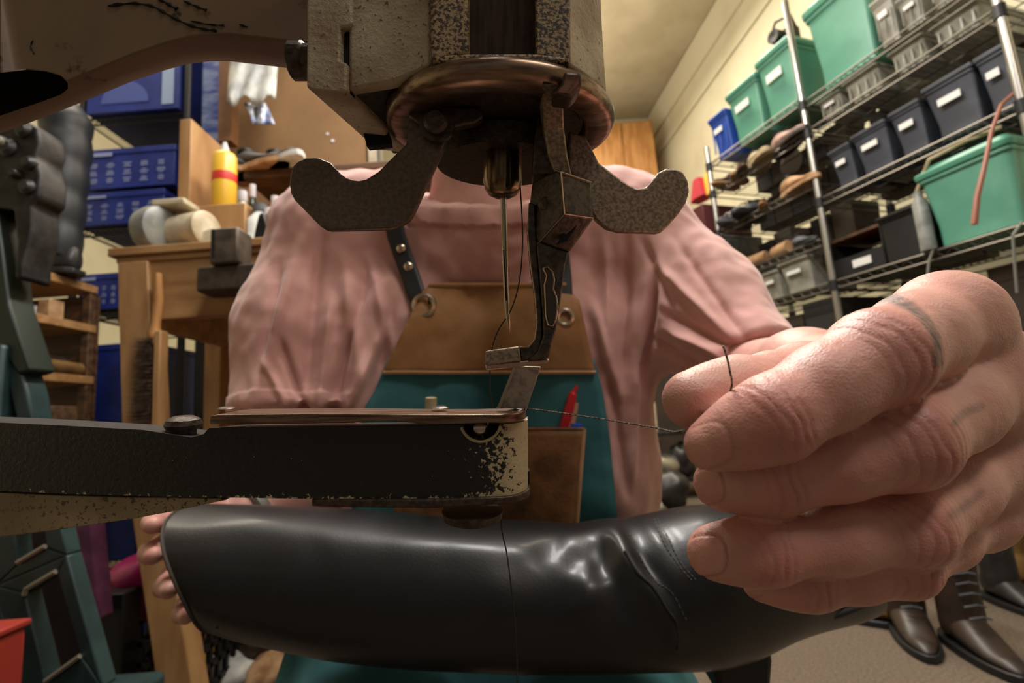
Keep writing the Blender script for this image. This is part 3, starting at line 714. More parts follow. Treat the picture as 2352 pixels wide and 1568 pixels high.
mb = MB().slab([(935, 262), (985, 246), (1100, 246), (1110, 268), (1090, 282), (1030, 292), (960, 284)], .004, .1540); mb.build('wing_link', M_steel_dk, mach, bevel=.0006)
mb = MB().lathe([(0, -.003), (.0028, -.003), (.0038, -.002), (.0038, 0), (.0055, 0), (.0055, .002), (0, .002)], P(1003, 284, .1535), FWD, 20); mb.build('pivot_screw', M_steel_dk, mach, smooth=True, angle=30)
# shadowy back wall of the ring seen above the neck
mb = MB().lathe([(.0, 0), (.022, 0), (.0235, -.002), (.0235, -.0088), (.0, -.0088)], DC + FWD * .012 - UP * .001, UP, 40); mb.build('ring_hub', M_steel_dk, mach, smooth=True, angle=30)

# needle clamp: rounded barrel with a groove, and the needle
nc = P(1155, 784, .172)
def at_y(px, py, d): return P(px, py, d)
mb = MB()
ax = P(1155, 455, .172) - P(1155, 290, .172); ln = np.linalg.norm(ax); ax = ax / ln
mb.lathe([(0, ln), (.0026, ln - .0002), (.0049, ln - .0013), (.0062, ln - .0032), (.0067, ln - .0056), (.0067, 0), (.0056, -.003), (0, -.004)], P(1155, 290, .172), ax, 40)
mb.build('needle_clamp', mat('brass_brown_steel', rgb(140, 118, 90), .25, .95, col2=rgb(84, 66, 46), scale=30, stretch=(14, 1, 14)), mach, smooth=True, angle=60)
mb = MB(); mb.slab([(1164, 300), (1171, 300), (1171, 425), (1164, 432)], .004, .1648); mb.build('clamp_groove', M_void, mach)
mb = MB().tube([P(1156, 450, .1725), P(1158, 520, .1725), P(1160, 600, .1725), P(1163, 680, .1725), P(1165, 720, .1725), P(1168, 742, .1725), P(1170.5, 763, .1725)], [.00112, .00112, .0010, .00088, .00082, .0006, .00008], 12)
mb.build('needle', mat('needle_steel', rgb(176, 160, 140), .25, .9), mach, smooth=True)
mb = MB().tube([P(1157, 575, .1717), P(1161, 640, .1717), P(1163, 690, .1717)], .0003, 6); mb.build('needle_groove', M_void, mach)

# presser bar, foot block, stem and toe
bar = [(1244, 1292, 190, .137), (1246, 1293, 215, .142), (1248, 1294, 245, .148), (1250, 1297, 295, .1535), (1259, 1304, 352, .1555), (1277, 1316, 405, .157)]
mb = MB().loft([[P(a, y, d), P(b, y + 4, d), P(b, y + 4, d) + FWD * .012, P(a, y, d) + FWD * .012] for a, b, y, d in bar]); mb.build('presser_bar', M_steel_lt, mach, bevel=.0006)
mb = MB().slab([(1224, 395), (1226, 330), (1234, 270), (1248, 262), (1252, 290), (1262, 352), (1280, 404)], FWD * .012, .1585); mb.build('presser_bar_side', M_steel_dk, mach, bevel=.0005)
z5 = lambda x, y, d: P(640 + x / 2.352, 340 + y / 2.352, d)
# block as three visible faces meeting at a ridge, closed behind
A = z5(1525, 128, .150); B = z5(1690, 185, .156); C_ = z5(1702, 378, .156); D = z5(1545, 356, .150)
E_ = z5(1500, 118, .1525); F_ = z5(1372, 182, .162); G = z5(1340, 450, .163); H = z5(1405, 508, .158); I_ = z5(1565, 566, .158)
bk = FWD * .012
vs = [A, B, C_, D, E_, F_, G, H, I_, A + bk, B + bk * .6, C_ + bk * .6, E_ + bk, F_ + bk * .4, G + bk * .4, I_ + bk * .7, H + bk * .6]
fs = [(0, 3, 2, 1), (4, 7, 3, 0), (5, 6, 7, 4), (3, 7, 8, 2), (1, 2, 11, 10), (2, 8, 15, 11), (8, 7, 16, 15), (7, 6, 14, 16), (6, 5, 13, 14), (5, 4, 12, 13), (4, 0, 9, 12), (0, 1, 10, 9), (9, 10, 11, 15, 16, 14, 13, 12)]
MB().add(vs, fs).build('presser_block', M_steel_dk, mach, bevel=.0007, seg=3)
MB().slab([(x / 2.352 + 640, y / 2.352 + 340) for x, y in [(1548, 440), (1612, 420), (1560, 500), (1500, 522)]], .001, .1545).build('block_recess', M_void, mach)
mb = MB().lathe([(0, -.0004), (.0019, -.0004), (.0023, 0), (.0023, .002), (0, .002)], z5(1452, 300, .1563), FWD + RIGHT * -.3, 20); mb.build('rivet', M_steel, mach, smooth=True, angle=30)
# stem: a side strip and a front strip
zz = lambda L, d: [(640 + x / 2.352, 340 + y / 2.352, d) for x, y in L]
side = zz([(1352, 290), (1345, 450), (1362, 640), (1385, 800), (1396, 940), (1382, 1035), (1352, 1072), (1302, 1074), (1308, 1150), (1370, 1140), (1410, 1090), (1428, 1000), (1422, 860), (1405, 640), (1392, 470), (1385, 300)], .159)
MB().slab(side, FWD * .009).build('foot_side', M_steel_dk, mach, bevel=.0005, seg=2)
front = zz([(1392, 500), (1565, 562), (1548, 640), (1532, 760), (1516, 880), (1500, 980), (1470, 1080), (1460, 1132), (1380, 1150), (1345, 1148), (1400, 1100), (1432, 1010), (1426, 880), (1408, 660)], .1575)
MB().slab(front, FWD * .010).build('foot_stem', M_steel_dk, mach, bevel=.0005, seg=2)
vein = [(640 + x / 2.352, 340 + y / 2.352) for x, y in [(1428, 648), (1452, 640), (1478, 665), (1490, 710), (1484, 760), (1500, 800), (1508, 860), (1498, 930), (1480, 962), (1455, 955), (1442, 900), (1440, 820), (1436, 740), (1448, 690)]]
MB().slab(vein, FWD * .003, .1569).build('foot_relief', mat('relief_steel', rgb(74, 66, 60), .4, .7), mach, bevel=.0006, seg=2)
mb = MB().tube([P(x, y, .1567) for x, y in vein + vein[:1]], .00022, 5); mb.build('relief_edge', M_worn_edge, mach, smooth=True)
mb = MB().tube([P(*q[:2], .1586) for q in side[1:8]], .00016, 5)
mb.tube([z5(1525, 128, .1497), z5(1545, 356, .1497)], .00022, 5); mb.tube([z5(1500, 118, .1522), z5(1525, 128, .1497), z5(1690, 185, .1557)], .00022, 5); mb.tube([z5(1545, 356, .1497), z5(1700, 378, .1557)], .00014, 5); mb.tube([z5(1408, 508, .1578), z5(1545, 356, .1497)], .00014, 5)
mb.build('worn_edges', M_worn_edge, mach, smooth=True)
toe = zz([(1116, 1098), (1298, 1072), (1310, 1150), (1116, 1172)], .157)
MB().slab(toe, FWD * .014).build('foot_toe', M_steel_lt, mach, bevel=.0004, seg=2)
mb = MB().slab([(1114, 837), (1200, 828), (1262, 824), (1258, 834), (1196, 842), (1116, 850)], FWD * .012, .159); mb.build('foot_sole', M_worn_edge, mach, bevel=.0004)
# steel feed blade standing between foot and plate
mb = MB().slab([(1180, 840, .172), (1243, 842, .172), (1210, 938, .172), (1143, 938, .172)], FWD * .0018); fb = mb.build('feed_blade', mat('grey_ground_steel', rgb(176, 168, 156), .5, .5, col2=rgb(140, 132, 122), scale=300), mach, bevel=.0003)
mb = MB().slab([(1180, 840, .1717), (1186, 840, .1717), (1149, 938, .1717), (1141, 938, .1717)], FWD * .0008); mb.build('blade_edge', M_bright, mach)

# threads
M_thread = mat('waxed_black_thread', rgb(30, 26, 24), .6)
M_thread_l = mat('twisted_light_thread', rgb(150, 132, 114), .6, col2=rgb(40, 34, 30), scale=1500, lo=.45, hi=.55)
mb = MB().tube(smoothpath([P(1195, 430, .171), P(1200, 520, .1705), P(1199, 590, .1705), P(1190, 660, .171), P(1172, 715, .1725), P(1148, 752, .1735), P(1132, 792, .1735), P(1126, 840, .178), P(1126, 900, .176), P(1131, 936, .175)]), .00026, 6)
tag(mb.build('thread', M_thread, smooth=True), 'black thread hanging from the needle clamp past the needle down to the bronze plate', 'thread')
mb = MB().tube(smoothpath([P(1150, 1168, .176), P(1152, 1215, .178), P(1163, 1265, .18), P(1172, 1330, .18), P(1182, 1420, .18), P(1187, 1500, .18), P(1189, 1640, .18)]), .00026, 6)
tag(mb.build('thread', M_thread, smooth=True), 'black thread dropping below the arm in front of the black boot', 'thread')
mb = MB().tube(smoothpath([P(1140, 936, .176), P(1210, 938, .174), P(1290, 948, .167), P(1390, 963, .158), P(1500, 981, .147), P(1562, 990, .138), P(1640, 950, .128), P(1679, 893, .1195), P(1676, 850, .118), P(1668, 815, .118), P(1661, 794, .118)]), .00026, 6)
tag(mb.build('thread', M_thread_l, smooth=True), 'twisted thread pulled from the plate to the pinching fingers, loose end sticking up', 'thread')
# ------------------------------------------------------------------ distance-field modelling for bodies and cloth
def smin(a, b, k):
    h = np.maximum(k - np.abs(a - b), 0) / k
    return np.minimum(a, b) - h * h * k * .25
class Field:
    def __init__(s, lo, hi, h):
        s.lo = np.asarray(lo, float); s.h = h
        s.n = np.ceil((np.asarray(hi) - s.lo) / h).astype(int) + 1
        s.v = np.full(s.n, 1.0, np.float32)
    def sub(s, lo, hi):
        a = np.clip(((np.asarray(lo) - s.lo) / s.h).astype(int), 0, s.n - 1); b = np.clip(((np.asarray(hi) - s.lo) / s.h).astype(int) + 2, 1, s.n)
        return tuple(slice(int(x), int(max(y, x + 1))) for x, y in zip(a, b))
    def pts(s, sl):
        ax = [(s.lo[i] + s.h * np.arange(sl[i].start, sl[i].stop)).astype(np.float32) for i in range(3)]
        return ax[0][:, None, None], ax[1][None, :, None], ax[2][None, None, :]
    def cone(s, a, b, ra, rb, k=.006, flat=None, out=None):
        """tapered capsule from a to b; flat=(axis, factor) squeezes it across that axis"""
        a, b = np.asarray(a, float), np.asarray(b, float); m = max(ra, rb) * (1.0 if flat is None or flat[1] <= 1 else flat[1]) + k * 2.5 + s.h * 3
        sl = s.sub(np.minimum(a, b) - m, np.maximum(a, b) + m)
        X, Y, Z = s.pts(sl)
        ba = b - a; L2 = float(ba @ ba) + 1e-12
        px, py, pz = X - a[0], Y - a[1], Z - a[2]
        t = np.clip((px * ba[0] + py * ba[1] + pz * ba[2]) / L2, 0, 1)
        qx, qy, qz = px - t * ba[0], py - t * ba[1], pz - t * ba[2]
        if flat is not None:
            ax, f = np.asarray(flat[0], float), flat[1]; ax = ax / np.linalg.norm(ax)
            e = (qx * ax[0] + qy * ax[1] + qz * ax[2]) * (1 / f - 1)
            qx, qy, qz = qx + e * ax[0], qy + e * ax[1], qz + e * ax[2]
            d = (np.sqrt(qx * qx + qy * qy + qz * qz) - (ra + (rb - ra) * t)) * min(1, f)
        else:
            d = np.sqrt(qx * qx + qy * qy + qz * qz) - (ra + (rb - ra) * t)
        T = s.v if out is None else out
        T[sl] = smin(T[sl], d.astype(np.float32), k)
        return s
    def carve(s, p, n, k=.004, R=1.0):
        """cut away what lies within R of p on the side of the plane that n points to"""
        p = np.asarray(p, float); n = np.asarray(n, float) / np.linalg.norm(n)
        sl = s.sub(p - R, p + R); X, Y, Z = s.pts(sl)
        d = ((X - p[0]) * n[0] + (Y - p[1]) * n[1] + (Z - p[2]) * n[2]).astype(np.float32)
        s.v[sl] = -smin(-s.v[sl], -d, k)
        return s
    def mesh(s):
        V = s.v; S = V < 0
        nx, ny, nz = V.shape
        cor = [(i, j, k) for i in (0, 1) for j in (0, 1) for k in (0, 1)]
        cnt = np.zeros((nx - 1, ny - 1, nz - 1), np.int8)
        for i, j, k in cor: cnt += S[i:nx - 1 + i, j:ny - 1 + j, k:nz - 1 + k]
        act = (cnt > 0) & (cnt < 8)
        ids = np.argwhere(act); idx = np.full(act.shape, -1, np.int64); idx[act] = np.arange(len(ids))
        acc = np.zeros((len(ids), 3)); num = np.zeros(len(ids))
        vals = {c: V[ids[:, 0] + c[0], ids[:, 1] + c[1], ids[:, 2] + c[2]].astype(float) for c in cor}
        for a in cor:
            for ax in range(3):
                if a[ax]: continue
                b = list(a); b[ax] = 1; b = tuple(b)
                va, vb = vals[a], vals[b]; m = (va < 0) != (vb < 0)
                t = np.where(m, va / np.where(m, va - vb, 1), 0)
                p = np.array(a, float)[None, :] + t[:, None] * (np.array(b) - np.array(a))[None, :]
                acc[m] += p[m]; num[m] += 1
        verts = s.lo + s.h * (ids + acc / num[:, None])
        faces = []
        for ax in range(3):
            o1, o2 = (ax + 1) % 3, (ax + 2) % 3
            sa = [slice(None)] * 3; sb = [slice(None)] * 3
            sa[ax] = slice(0, -1); sb[ax] = slice(1, None)
            for o in (o1, o2): sa[o] = slice(1, -1); sb[o] = slice(1, -1)
            A, B = S[tuple(sa)], S[tuple(sb)]
            e = np.argwhere(A != B); sgn = A[A != B]
            e[:, o1] += 1; e[:, o2] += 1
            q = []
            for d1, d2 in ((1, 1), (0, 1), (0, 0), (1, 0)):
                c = e.copy(); c[:, o1] -= d1; c[:, o2] -= d2
                q.append(idx[c[:, 0], c[:, 1], c[:, 2]])
            q = np.stack(q, 1); q[~sgn] = q[~sgn][:, ::-1]
            faces.append(q[(q >= 0).all(1)])
        return verts, np.concatenate(faces)
    def at(s, p):
        """field value at points (n,3), trilinear"""
        g = (np.asarray(p) - s.lo) / s.h; g = np.clip(g, 0, s.n - 1.001); i = g.astype(int); f = g - i; r = 0
        for a in (0, 1):
            for b in (0, 1):
                for c in (0, 1):
                    w_ = (f[:, 0] if a else 1 - f[:, 0]) * (f[:, 1] if b else 1 - f[:, 1]) * (f[:, 2] if c else 1 - f[:, 2])
                    r = r + w_ * s.v[i[:, 0] + a, i[:, 1] + b, i[:, 2] + c]
        return r
    def depth_hit(s, px, py, d0, d1, n=160):
        """depth along the view of the first surface under each pixel"""
        ds = np.linspace(d0, d1, n)
        px, py = np.asarray(px, float), np.asarray(py, float)
        out = np.full(len(px), np.nan); prev = None
        for d in ds:
            p = np.stack([CAM + C2W @ np.array([(x - CX) / F * d, -(y - CY) / F * d, -d]) for x, y in zip(px, py)])
            v = s.at(p)
            hitm = np.isnan(out) & (v < 0); out[hitm] = d
        return out

def np_mesh(name, V, Fq, m, parent=None, smooth=True):
    me = bpy.data.meshes.new(name)
    if parent is not None:
        inv = np.array(mat_of(root_of(parent)).inverted()); V = V @ inv[:3, :3].T + inv[:3, 3]
    me.vertices.add(len(V)); me.vertices.foreach_set('co', V.astype(np.float32).ravel())
    n = len(Fq); me.loops.add(n * 4); me.loops.foreach_set('vertex_index', Fq.astype(np.int32).ravel())
    me.polygons.add(n); me.polygons.foreach_set('loop_start', np.arange(n, dtype=np.int32) * 4)
    me.update(calc_edges=True); me.validate()
    if smooth: me.shade_smooth()
    o = bpy.data.objects.new(name, me); COL.objects.link(o)
    if m: me.materials.append(m)
    if parent is not None: o.parent = parent
    return o
def normals(V, Fq):
    a, b, c, d = (V[Fq[:, i]] for i in range(4)); fn = np.cross(c - a, d - b)
    N = np.zeros_like(V)
    for i in range(4): np.add.at(N, Fq[:, i], fn)
    return N / (np.linalg.norm(N, axis=1, keepdims=True) + 1e-12)
def relax(V, Fq, it=2, lam=.5):
    for _ in range(it):
        S_, c = np.zeros_like(V), np.zeros(len(V))
        for i in range(4):
            np.add.at(S_, Fq[:, i], V[Fq[:, (i + 1) % 4]] + V[Fq[:, (i + 3) % 4]]); np.add.at(c, Fq[:, i], 2)
        V = V + lam * (S_ / c[:, None] - V)
    return V
def subdivide(V, Fq):
    e = np.concatenate([Fq[:, [i, (i + 1) % 4]] for i in range(4)]); es = np.sort(e, 1)
    key = es[:, 0].astype(np.int64) * len(V) + es[:, 1]; uq, inv = np.unique(key, return_inverse=True)
    em = .5 * (V[uq // len(V)] + V[uq % len(V)]); n = len(V); m = len(Fq); ei = inv.reshape(4, m).T + n
    fc = V[Fq].mean(1); fi = np.arange(m) + n + len(em)
    V2 = np.concatenate([V, em, fc])
    F2 = np.concatenate([np.stack([Fq[:, i], ei[:, i], fi, ei[:, (i + 3) % 4]], 1) for i in range(4)])
    return relax(V2, F2, 2, .5), F2
def vnoise(V, sc, seed=0.0):
    return np.array([noise.noise(Vector((p[0] * sc + seed, p[1] * sc - seed, p[2] * sc + 2 * seed))) for p in V])
def set_col(o, C):
    a = o.data.color_attributes.new('tint', 'FLOAT_COLOR', 'POINT'); a.data.foreach_set('color', np.concatenate([C, np.ones((len(C), 1))], 1).astype(np.float32).ravel())

# skin: base tint from the vertex colours (tattoo ink, nails, ruddy knuckles), fine pores
def skin_mat():
    m = bpy.data.materials.new('skin'); m.use_nodes = True; nt = m.node_tree; L = nt.links; b = nt.nodes['Principled BSDF']
    at = nd(nt, 'ShaderNodeAttribute'); at.attribute_name = 'tint'
    tc = nd(nt, 'ShaderNodeTexCoord')
    nz = nd(nt, 'ShaderNodeTexNoise'); nz.inputs['Scale'].default_value = 90; nz.inputs['Detail'].default_value = 5; L.new(tc.outputs['Object'], nz.inputs['Vector'])
    mr = nd(nt, 'ShaderNodeMapRange'); mr.inputs['To Min'].default_value = .82; mr.inputs['To Max'].default_value = 1.16; L.new(nz.outputs['Fac'], mr.inputs['Value'])
    mx = nd(nt, 'ShaderNodeMix', data_type='RGBA', blend_type='MULTIPLY'); mx.inputs['Factor'].default_value = 1
    L.new(at.outputs['Color'], mx.inputs['A']); L.new(mr.outputs[0], mx.inputs['B']); L.new(mx.outputs['Result'], b.inputs['Base Color'])
    b.inputs['Roughness'].default_value = .46; b.inputs['Specular IOR Level'].default_value = .45
    b.inputs['Subsurface Weight'].default_value = .16; b.inputs['Subsurface Radius'].default_value = (.004, .0016, .0008); b.inputs['Subsurface Scale'].default_value = 1.0
    vo = nd(nt, 'ShaderNodeTexVoronoi'); vo.inputs['Scale'].default_value = 950; vo.feature = 'DISTANCE_TO_EDGE'; L.new(tc.outputs['Object'], vo.inputs['Vector'])
    n3 = nd(nt, 'ShaderNodeTexNoise'); n3.inputs['Scale'].default_value = 1500; L.new(tc.outputs['Object'], n3.inputs['Vector'])
    ad = nd(nt, 'ShaderNodeMath', operation='ADD'); L.new(vo.outputs['Distance'], ad.inputs[0]); L.new(n3.outputs['Fac'], ad.inputs[1])
    bp = nd(nt, 'ShaderNodeBump'); bp.inputs['Strength'].default_value = .3; bp.inputs['Distance'].default_value = .0004
    L.new(ad.outputs[0], bp.inputs['Height']); L.new(bp.outputs[0], b.inputs['Normal'])
    return m
M_skin = skin_mat()
SKIN = np.array([lin(206), lin(160), lin(147)]); SKIN_RED = np.array([lin(192), lin(122), lin(112)]); SKIN_NAIL = np.array([lin(206), lin(150), lin(140)]); INK = np.array([lin(72), lin(68), lin(70)])

# ---- the near hand. joints as (px, py, depth, radius in px of the photograph)
FING = {
 'index':  [(2172, 738, .150, 104), (2015, 822, .123, 104), (1772, 962, .117, 92), (1632, 1022, .121, 60)],
 'middle': [(2268, 872, .154, 100), (2068, 1015, .1255, 102), (1775, 1092, .1275, 82), (1655, 1110, .131, 60)],
 'ring':   [(2268, 1050, .158, 86), (2088, 1212, .130, 80), (1755, 1264, .127, 69), (1640, 1268, .130, 60)],
 'little': [(2236, 1180, .160, 70), (2078, 1302, .1345, 60), (1860, 1342, .133, 51), (1745, 1338, .135, 40)],
}
def jr(q): return P(q[0], q[1], q[2]), q[3] * q[2] / F
FJ = {k: [jr(q) for q in v] for k, v in FING.items()}
TH = [jr(q) for q in [(1590, 918, .1335, 68), (1700, 905, .141, 80), (1850, 880, .160, 84), (1960, 900, .195, 96)]]
WR, WRr = P(1985, 905, .235), .027
EL, ELr = P(1745, 880, .46), .040
MIDF = P(1850, 880, .34)
lo = np.min([p - r for v in FJ.values() for p, r in v] + [EL - .05, WR - .04], 0) - .006
hi = np.max([p + r for v in FJ.values() for p, r in v] + [EL + .05, WR + .04], 0) + .008
HF = Field(lo, hi, .0012)
pl = np.full(HF.n, 1.0, np.float32)
for k, off in (('index', 0), ('middle', 1), ('ring', 2), ('little', 3)):
    p, r = FJ[k][0]
    HF.cone(p, WR + (p - WR) * .12 + UP * (.010 - .007 * off), r * .98, .019, .016, out=pl)
HF.cone(WR, MIDF, WRr, .033, .016, flat=(RIGHT, .86), out=pl)
HF.cone(MIDF, EL, .034, ELr, .016, out=pl)
HF.cone(TH[3][0], TH[2][0], TH[3][1], TH[2][1], .014, out=pl)
def chain(js, k):
    f = np.full(HF.n, 1.0, np.float32)
    for i in range(len(js) - 1):
        (a, ra), (b, rb) = js[i], js[i + 1]
        m_ = a + (b - a) * .5; rm = (ra + rb) / 2 * .945
        HF.cone(a, m_, ra, rm, k, out=f); HF.cone(m_, b, rm, rb, k, out=f)
    return f
tot = pl.copy()
for k in FJ: tot = smin(tot, smin(pl, chain(FJ[k], .005), .0075), .0007)
tot = smin(tot, smin(pl, chain(TH[:3], .006), .008), .0007)
HF.v = tot
V, Fq = HF.mesh(); V = relax(V, Fq, 1, .4); V, Fq = subdivide(V, Fq)
del tot, pl
N = normals(V, Fq)
col = np.tile(SKIN, (len(V), 1)); disp = np.zeros(len(V))
VP = proj(V)
def seg_param(V, a, b):
    ab = b - a; t = (V - a) @ ab / (ab @ ab); return t, np.linalg.norm(V - a - np.clip(t, 0, 1)[:, None] * ab, axis=1)
def blend(col, c, w): return col + (c - col) * np.clip(w, 0, 1)[:, None]
near = {}
for k, js in list(FJ.items()) + [('thumb', TH[:3][::-1])]:
    near[k] = np.min([seg_param(V, js[i][0], js[i + 1][0])[1] / ((js[i][1] + js[i + 1][1]) / 2) for i in range(len(js) - 1)], 0)
names = list(near); NM = np.stack([near[k] for k in names], 1); owner = NM.argmin(1)
mot = vnoise(V, 60) * .5 + vnoise(V, 160, 3) * .5
col = blend(col, SKIN_RED, .35 + .5 * mot)
for fi, k in enumerate(names):
    if k == 'thumb': continue
    js = FJ[k]; own = (owner == fi) & (NM[:, fi] < 1.35)
    L_pip = js[1][0]; dirp = (js[2][0] - js[0][0]); dirp /= np.linalg.norm(dirp)
    dird = (js[3][0] - js[1][0]); dird /= np.linalg.norm(dird)
    face = np.clip(N @ (CAM - js[1][0]) / np.linalg.norm(CAM - js[1][0]) * 1.6, 0, 1)
    for (jp, dr, rr, sets) in ((js[1][0], dirp, js[1][1], [(-.0085, .5), (-.0058, .8), (-.0032, 1.0), (-.0008, .8), (.0022, 1.0), (.0048, .8), (.0078, .7), (.0105, .4)]),
                               (js[2][0], dird, js[2][1], [(-.0030, .7), (-.0008, 1.0), (.0016, .8), (.0042, .4)])):
        s_ = (V - jp) @ dr
        wob = .0011 * vnoise(V, 170, 5 + fi)
        up = (V - jp) @ UP / rr
        curve = .0016 * (up ** 2)
        for off, am in sets:
            g = np.exp(-((s_ + wob - curve * np.sign(off + 1e-6) - off) / .00038) ** 2)
            disp -= own * face * g * .00040 * am * np.clip(1.1 - np.abs(up) * .8, 0, 1)
            col[own] = blend(col, SKIN_RED * .5, .42 * am * g * face)[own]
        col[own] = blend(col, SKIN_RED, .6 * np.exp(-(s_ / .010) ** 2) * face)[own]
    # fold of skin over the big knuckle
    s_ = (V - js[1][0]) @ dirp
    disp += own * face * .0006 * np.exp(-((s_ + .001) / .006) ** 2)
# nails: centre, half length, half width in photo pixels, tilt
for k, (cx, cy, hl, hw, ang, am) in {'index': (1622, 1026, 58, 50, 20, .5), 'middle': (1628, 1116, 34, 40, 10, .8), 'ring': (1622, 1276, 46, 46, 2, 1.0), 'little': (1722, 1352, 30, 22, 8, .6)}.items():
    fi = names.index(k); own = (owner == fi) & (N @ -FWD > .0)
    x, y = VP[:, 0] - cx, VP[:, 1] - cy; ca, sa = math.cos(rad(ang)), math.sin(rad(ang))
    u, v = (x * ca - y * sa) / hl, (x * sa + y * ca) / hw
    q = (np.abs(u) ** 3 + np.abs(v) ** 3) ** (1 / 3)
    ins = 1 / (1 + np.exp((q - 1) / .03)); rim = np.exp(-((q - 1.03) / .07) ** 2)
    disp += own * (ins * .00022 - rim * .00040) * am
    col[own] = blend(blend(col, SKIN_NAIL, ins * .75 * am), SKIN_RED * .6, rim * .45 * am)[own]
    lun = ins * np.exp(-((u - .8) / .25) ** 2); col[own] = blend(col, SKIN_NAIL * 1.15, lun * .5 * am)[own]
# tattoo bands on the first finger segments
def polyband(pts, wpx):
    d = np.full(len(V), 1e9)
    pts = np.asarray(pts, float)
    for i in range(len(pts) - 1):
        a, b = pts[i], pts[i + 1]; ab = b - a; t = np.clip(((VP[:, :2] - a) @ ab) / (ab @ ab), 0, 1)
        d = np.minimum(d, np.linalg.norm(VP[:, :2] - a - t[:, None] * ab, axis=1))
    return 1 / (1 + np.exp((d - wpx) / 2.2))
vis = N @ -FWD > -.25
for k, pts, wp, am in (('index', [(2020, 685), (2050, 684), (2090, 702), (2125, 735), (2148, 778), (2152, 830)], 12.5, 1.0), ('middle', [(2190, 972), (2220, 945), (2252, 932)], 10, .62), ('ring', [(2178, 1186), (2215, 1165), (2252, 1132)], 10, .55), ('little', [(2140, 1318), (2180, 1298), (2218, 1275)], 6, .4)):
    own = vis & (VP[:, 2] < .19)
    wgt = polyband(pts, wp) * am * (.75 + .4 * vnoise(V, 500))
    col[own] = blend(col, INK, wgt)[own]
disp += .00010 * vnoise(V, 420, 9)
V = V + N * disp[:, None]
hand_V, hand_F, hand_C = V, Fq, col
# ------------------------------------------------------------------ the person: one body mesh (hand above included), clothes as children
STOOLZ = .44
HIP = P(1120, 1330, .66)
person = thing('person', 'person in pink shirt and teal apron seated behind the machine, pinching the thread', 'person', (float(HIP[0]), float(HIP[1]) + .02, 0))
def PJ(px, py, d): return P(px, py, d)
NECKB, HEADC = PJ(1110, 470, .60), PJ(1108, 120, .585)
SL, SR = PJ(705, 575, .61), PJ(1500, 560, .61)               # shoulders
ELB = PJ(715, 1090, .53)                                      # far-side elbow (left of the picture)
WRB = PJ(560, 1180, .465)
lo = np.array([-.46, .38, .0]); hi = np.array([.40, .95, 1.30])
B = Field(lo, hi, .0045)
ch = PJ(1115, 760, .62); ab = PJ(1120, 1080, .63)
for sx in (-1, 1):
    B.cone(ch + RIGHT * .075 * sx + FWD * .02, ab + RIGHT * .07 * sx + FWD * .02, .068, .072, .05)
    B.cone(ab + RIGHT * .07 * sx + FWD * .02, HIP + RIGHT * .08 * sx, .072, .085, .05)
B.cone(SL + RIGHT * .04 + FWD * .01, SR - RIGHT * .04 + FWD * .01, .036, .036, .03)
B.cone(NECKB + FWD * .01 - UP * .03, NECKB + FWD * .015 + UP * .02, .07, .056, .04)
B.cone(NECKB + FWD * .01, PJ(1110, 330, .60), .056, .054, .03)
B.cone(HEADC + UP * .025 + FWD * .02, HEADC - UP * .02 + FWD * .0, .078, .074, .03)
B.cone(HEADC - UP * .05 - FWD * .02, HEADC - UP * .085 - FWD * .035, .055, .036, .03)           # jaw and chin
fz = HEADC - FWD * .078
B.cone(fz + UP * .012, fz - UP * .026 - FWD * .022, .007, .0115, .012)                          # nose
B.cone(fz + UP * .022 - RIGHT * .03, fz + UP * .022 + RIGHT * .03, .012, .012, .016)            # brow
for sx in (-1, 1):
    B.cone(fz - UP * .022 + RIGHT * .035 * sx + FWD * .012, fz - UP * .03 + RIGHT * .04 * sx + FWD * .03, .016, .02, .02)   # cheek
    B.cone(HEADC + RIGHT * .079 * sx + UP * .012 + FWD * .012, HEADC + RIGHT * .083 * sx - UP * .022 + FWD * .008, .012, .009, .008, flat=(RIGHT, .5))   # ear
B.cone(fz - UP * .052 - RIGHT * .018 + FWD * .004, fz - UP * .052 + RIGHT * .018 + FWD * .004, .006, .006, .004)
B.cone(fz - UP * .062 - RIGHT * .015 + FWD * .006, fz - UP * .062 + RIGHT * .015 + FWD * .006, .007, .007, .004)
B.cone(SL, ELB, .038, .038, .03); B.cone(ELB, WRB, .041, .028, .02)
B.cone(SR, EL, .038, .037, .03); B.cone(EL, MIDF + (EL - MIDF) * .15, .037, .031, .02)
KL, KR = PJ(860, 1660, .42), PJ(1400, 1690, .42)
KL[2] = KR[2] = .405
AL, AR = np.array([KL[0] - .02, KL[1] + .05, .09]), np.array([KR[0] + .02, KR[1] + .05, .09])
bv, bf = B.mesh(); bv = relax(bv, bf, 2, .4)
eyeq = [fz + UP * .006 + RIGHT * .031 * sx + FWD * .009 for sx in (-1, 1)]
for e in eyeq:                                                                                   # eye sockets
    d = np.linalg.norm(bv - e, axis=1); bv = bv + FWD * (.006 * np.exp(-(d / .012) ** 2))[:, None]
bc = blend(np.tile(SKIN, (len(bv), 1)), SKIN_RED, .3 + .4 * vnoise(bv, 40))
_l = bv - (fz - UP * .057); lipd = np.linalg.norm(_l + np.outer(_l @ UP, UP) * 1.3, axis=1); bc = blend(bc, np.array([lin(170), lin(84), lin(78)]), .7 * np.exp(-(lipd / .017) ** 4))
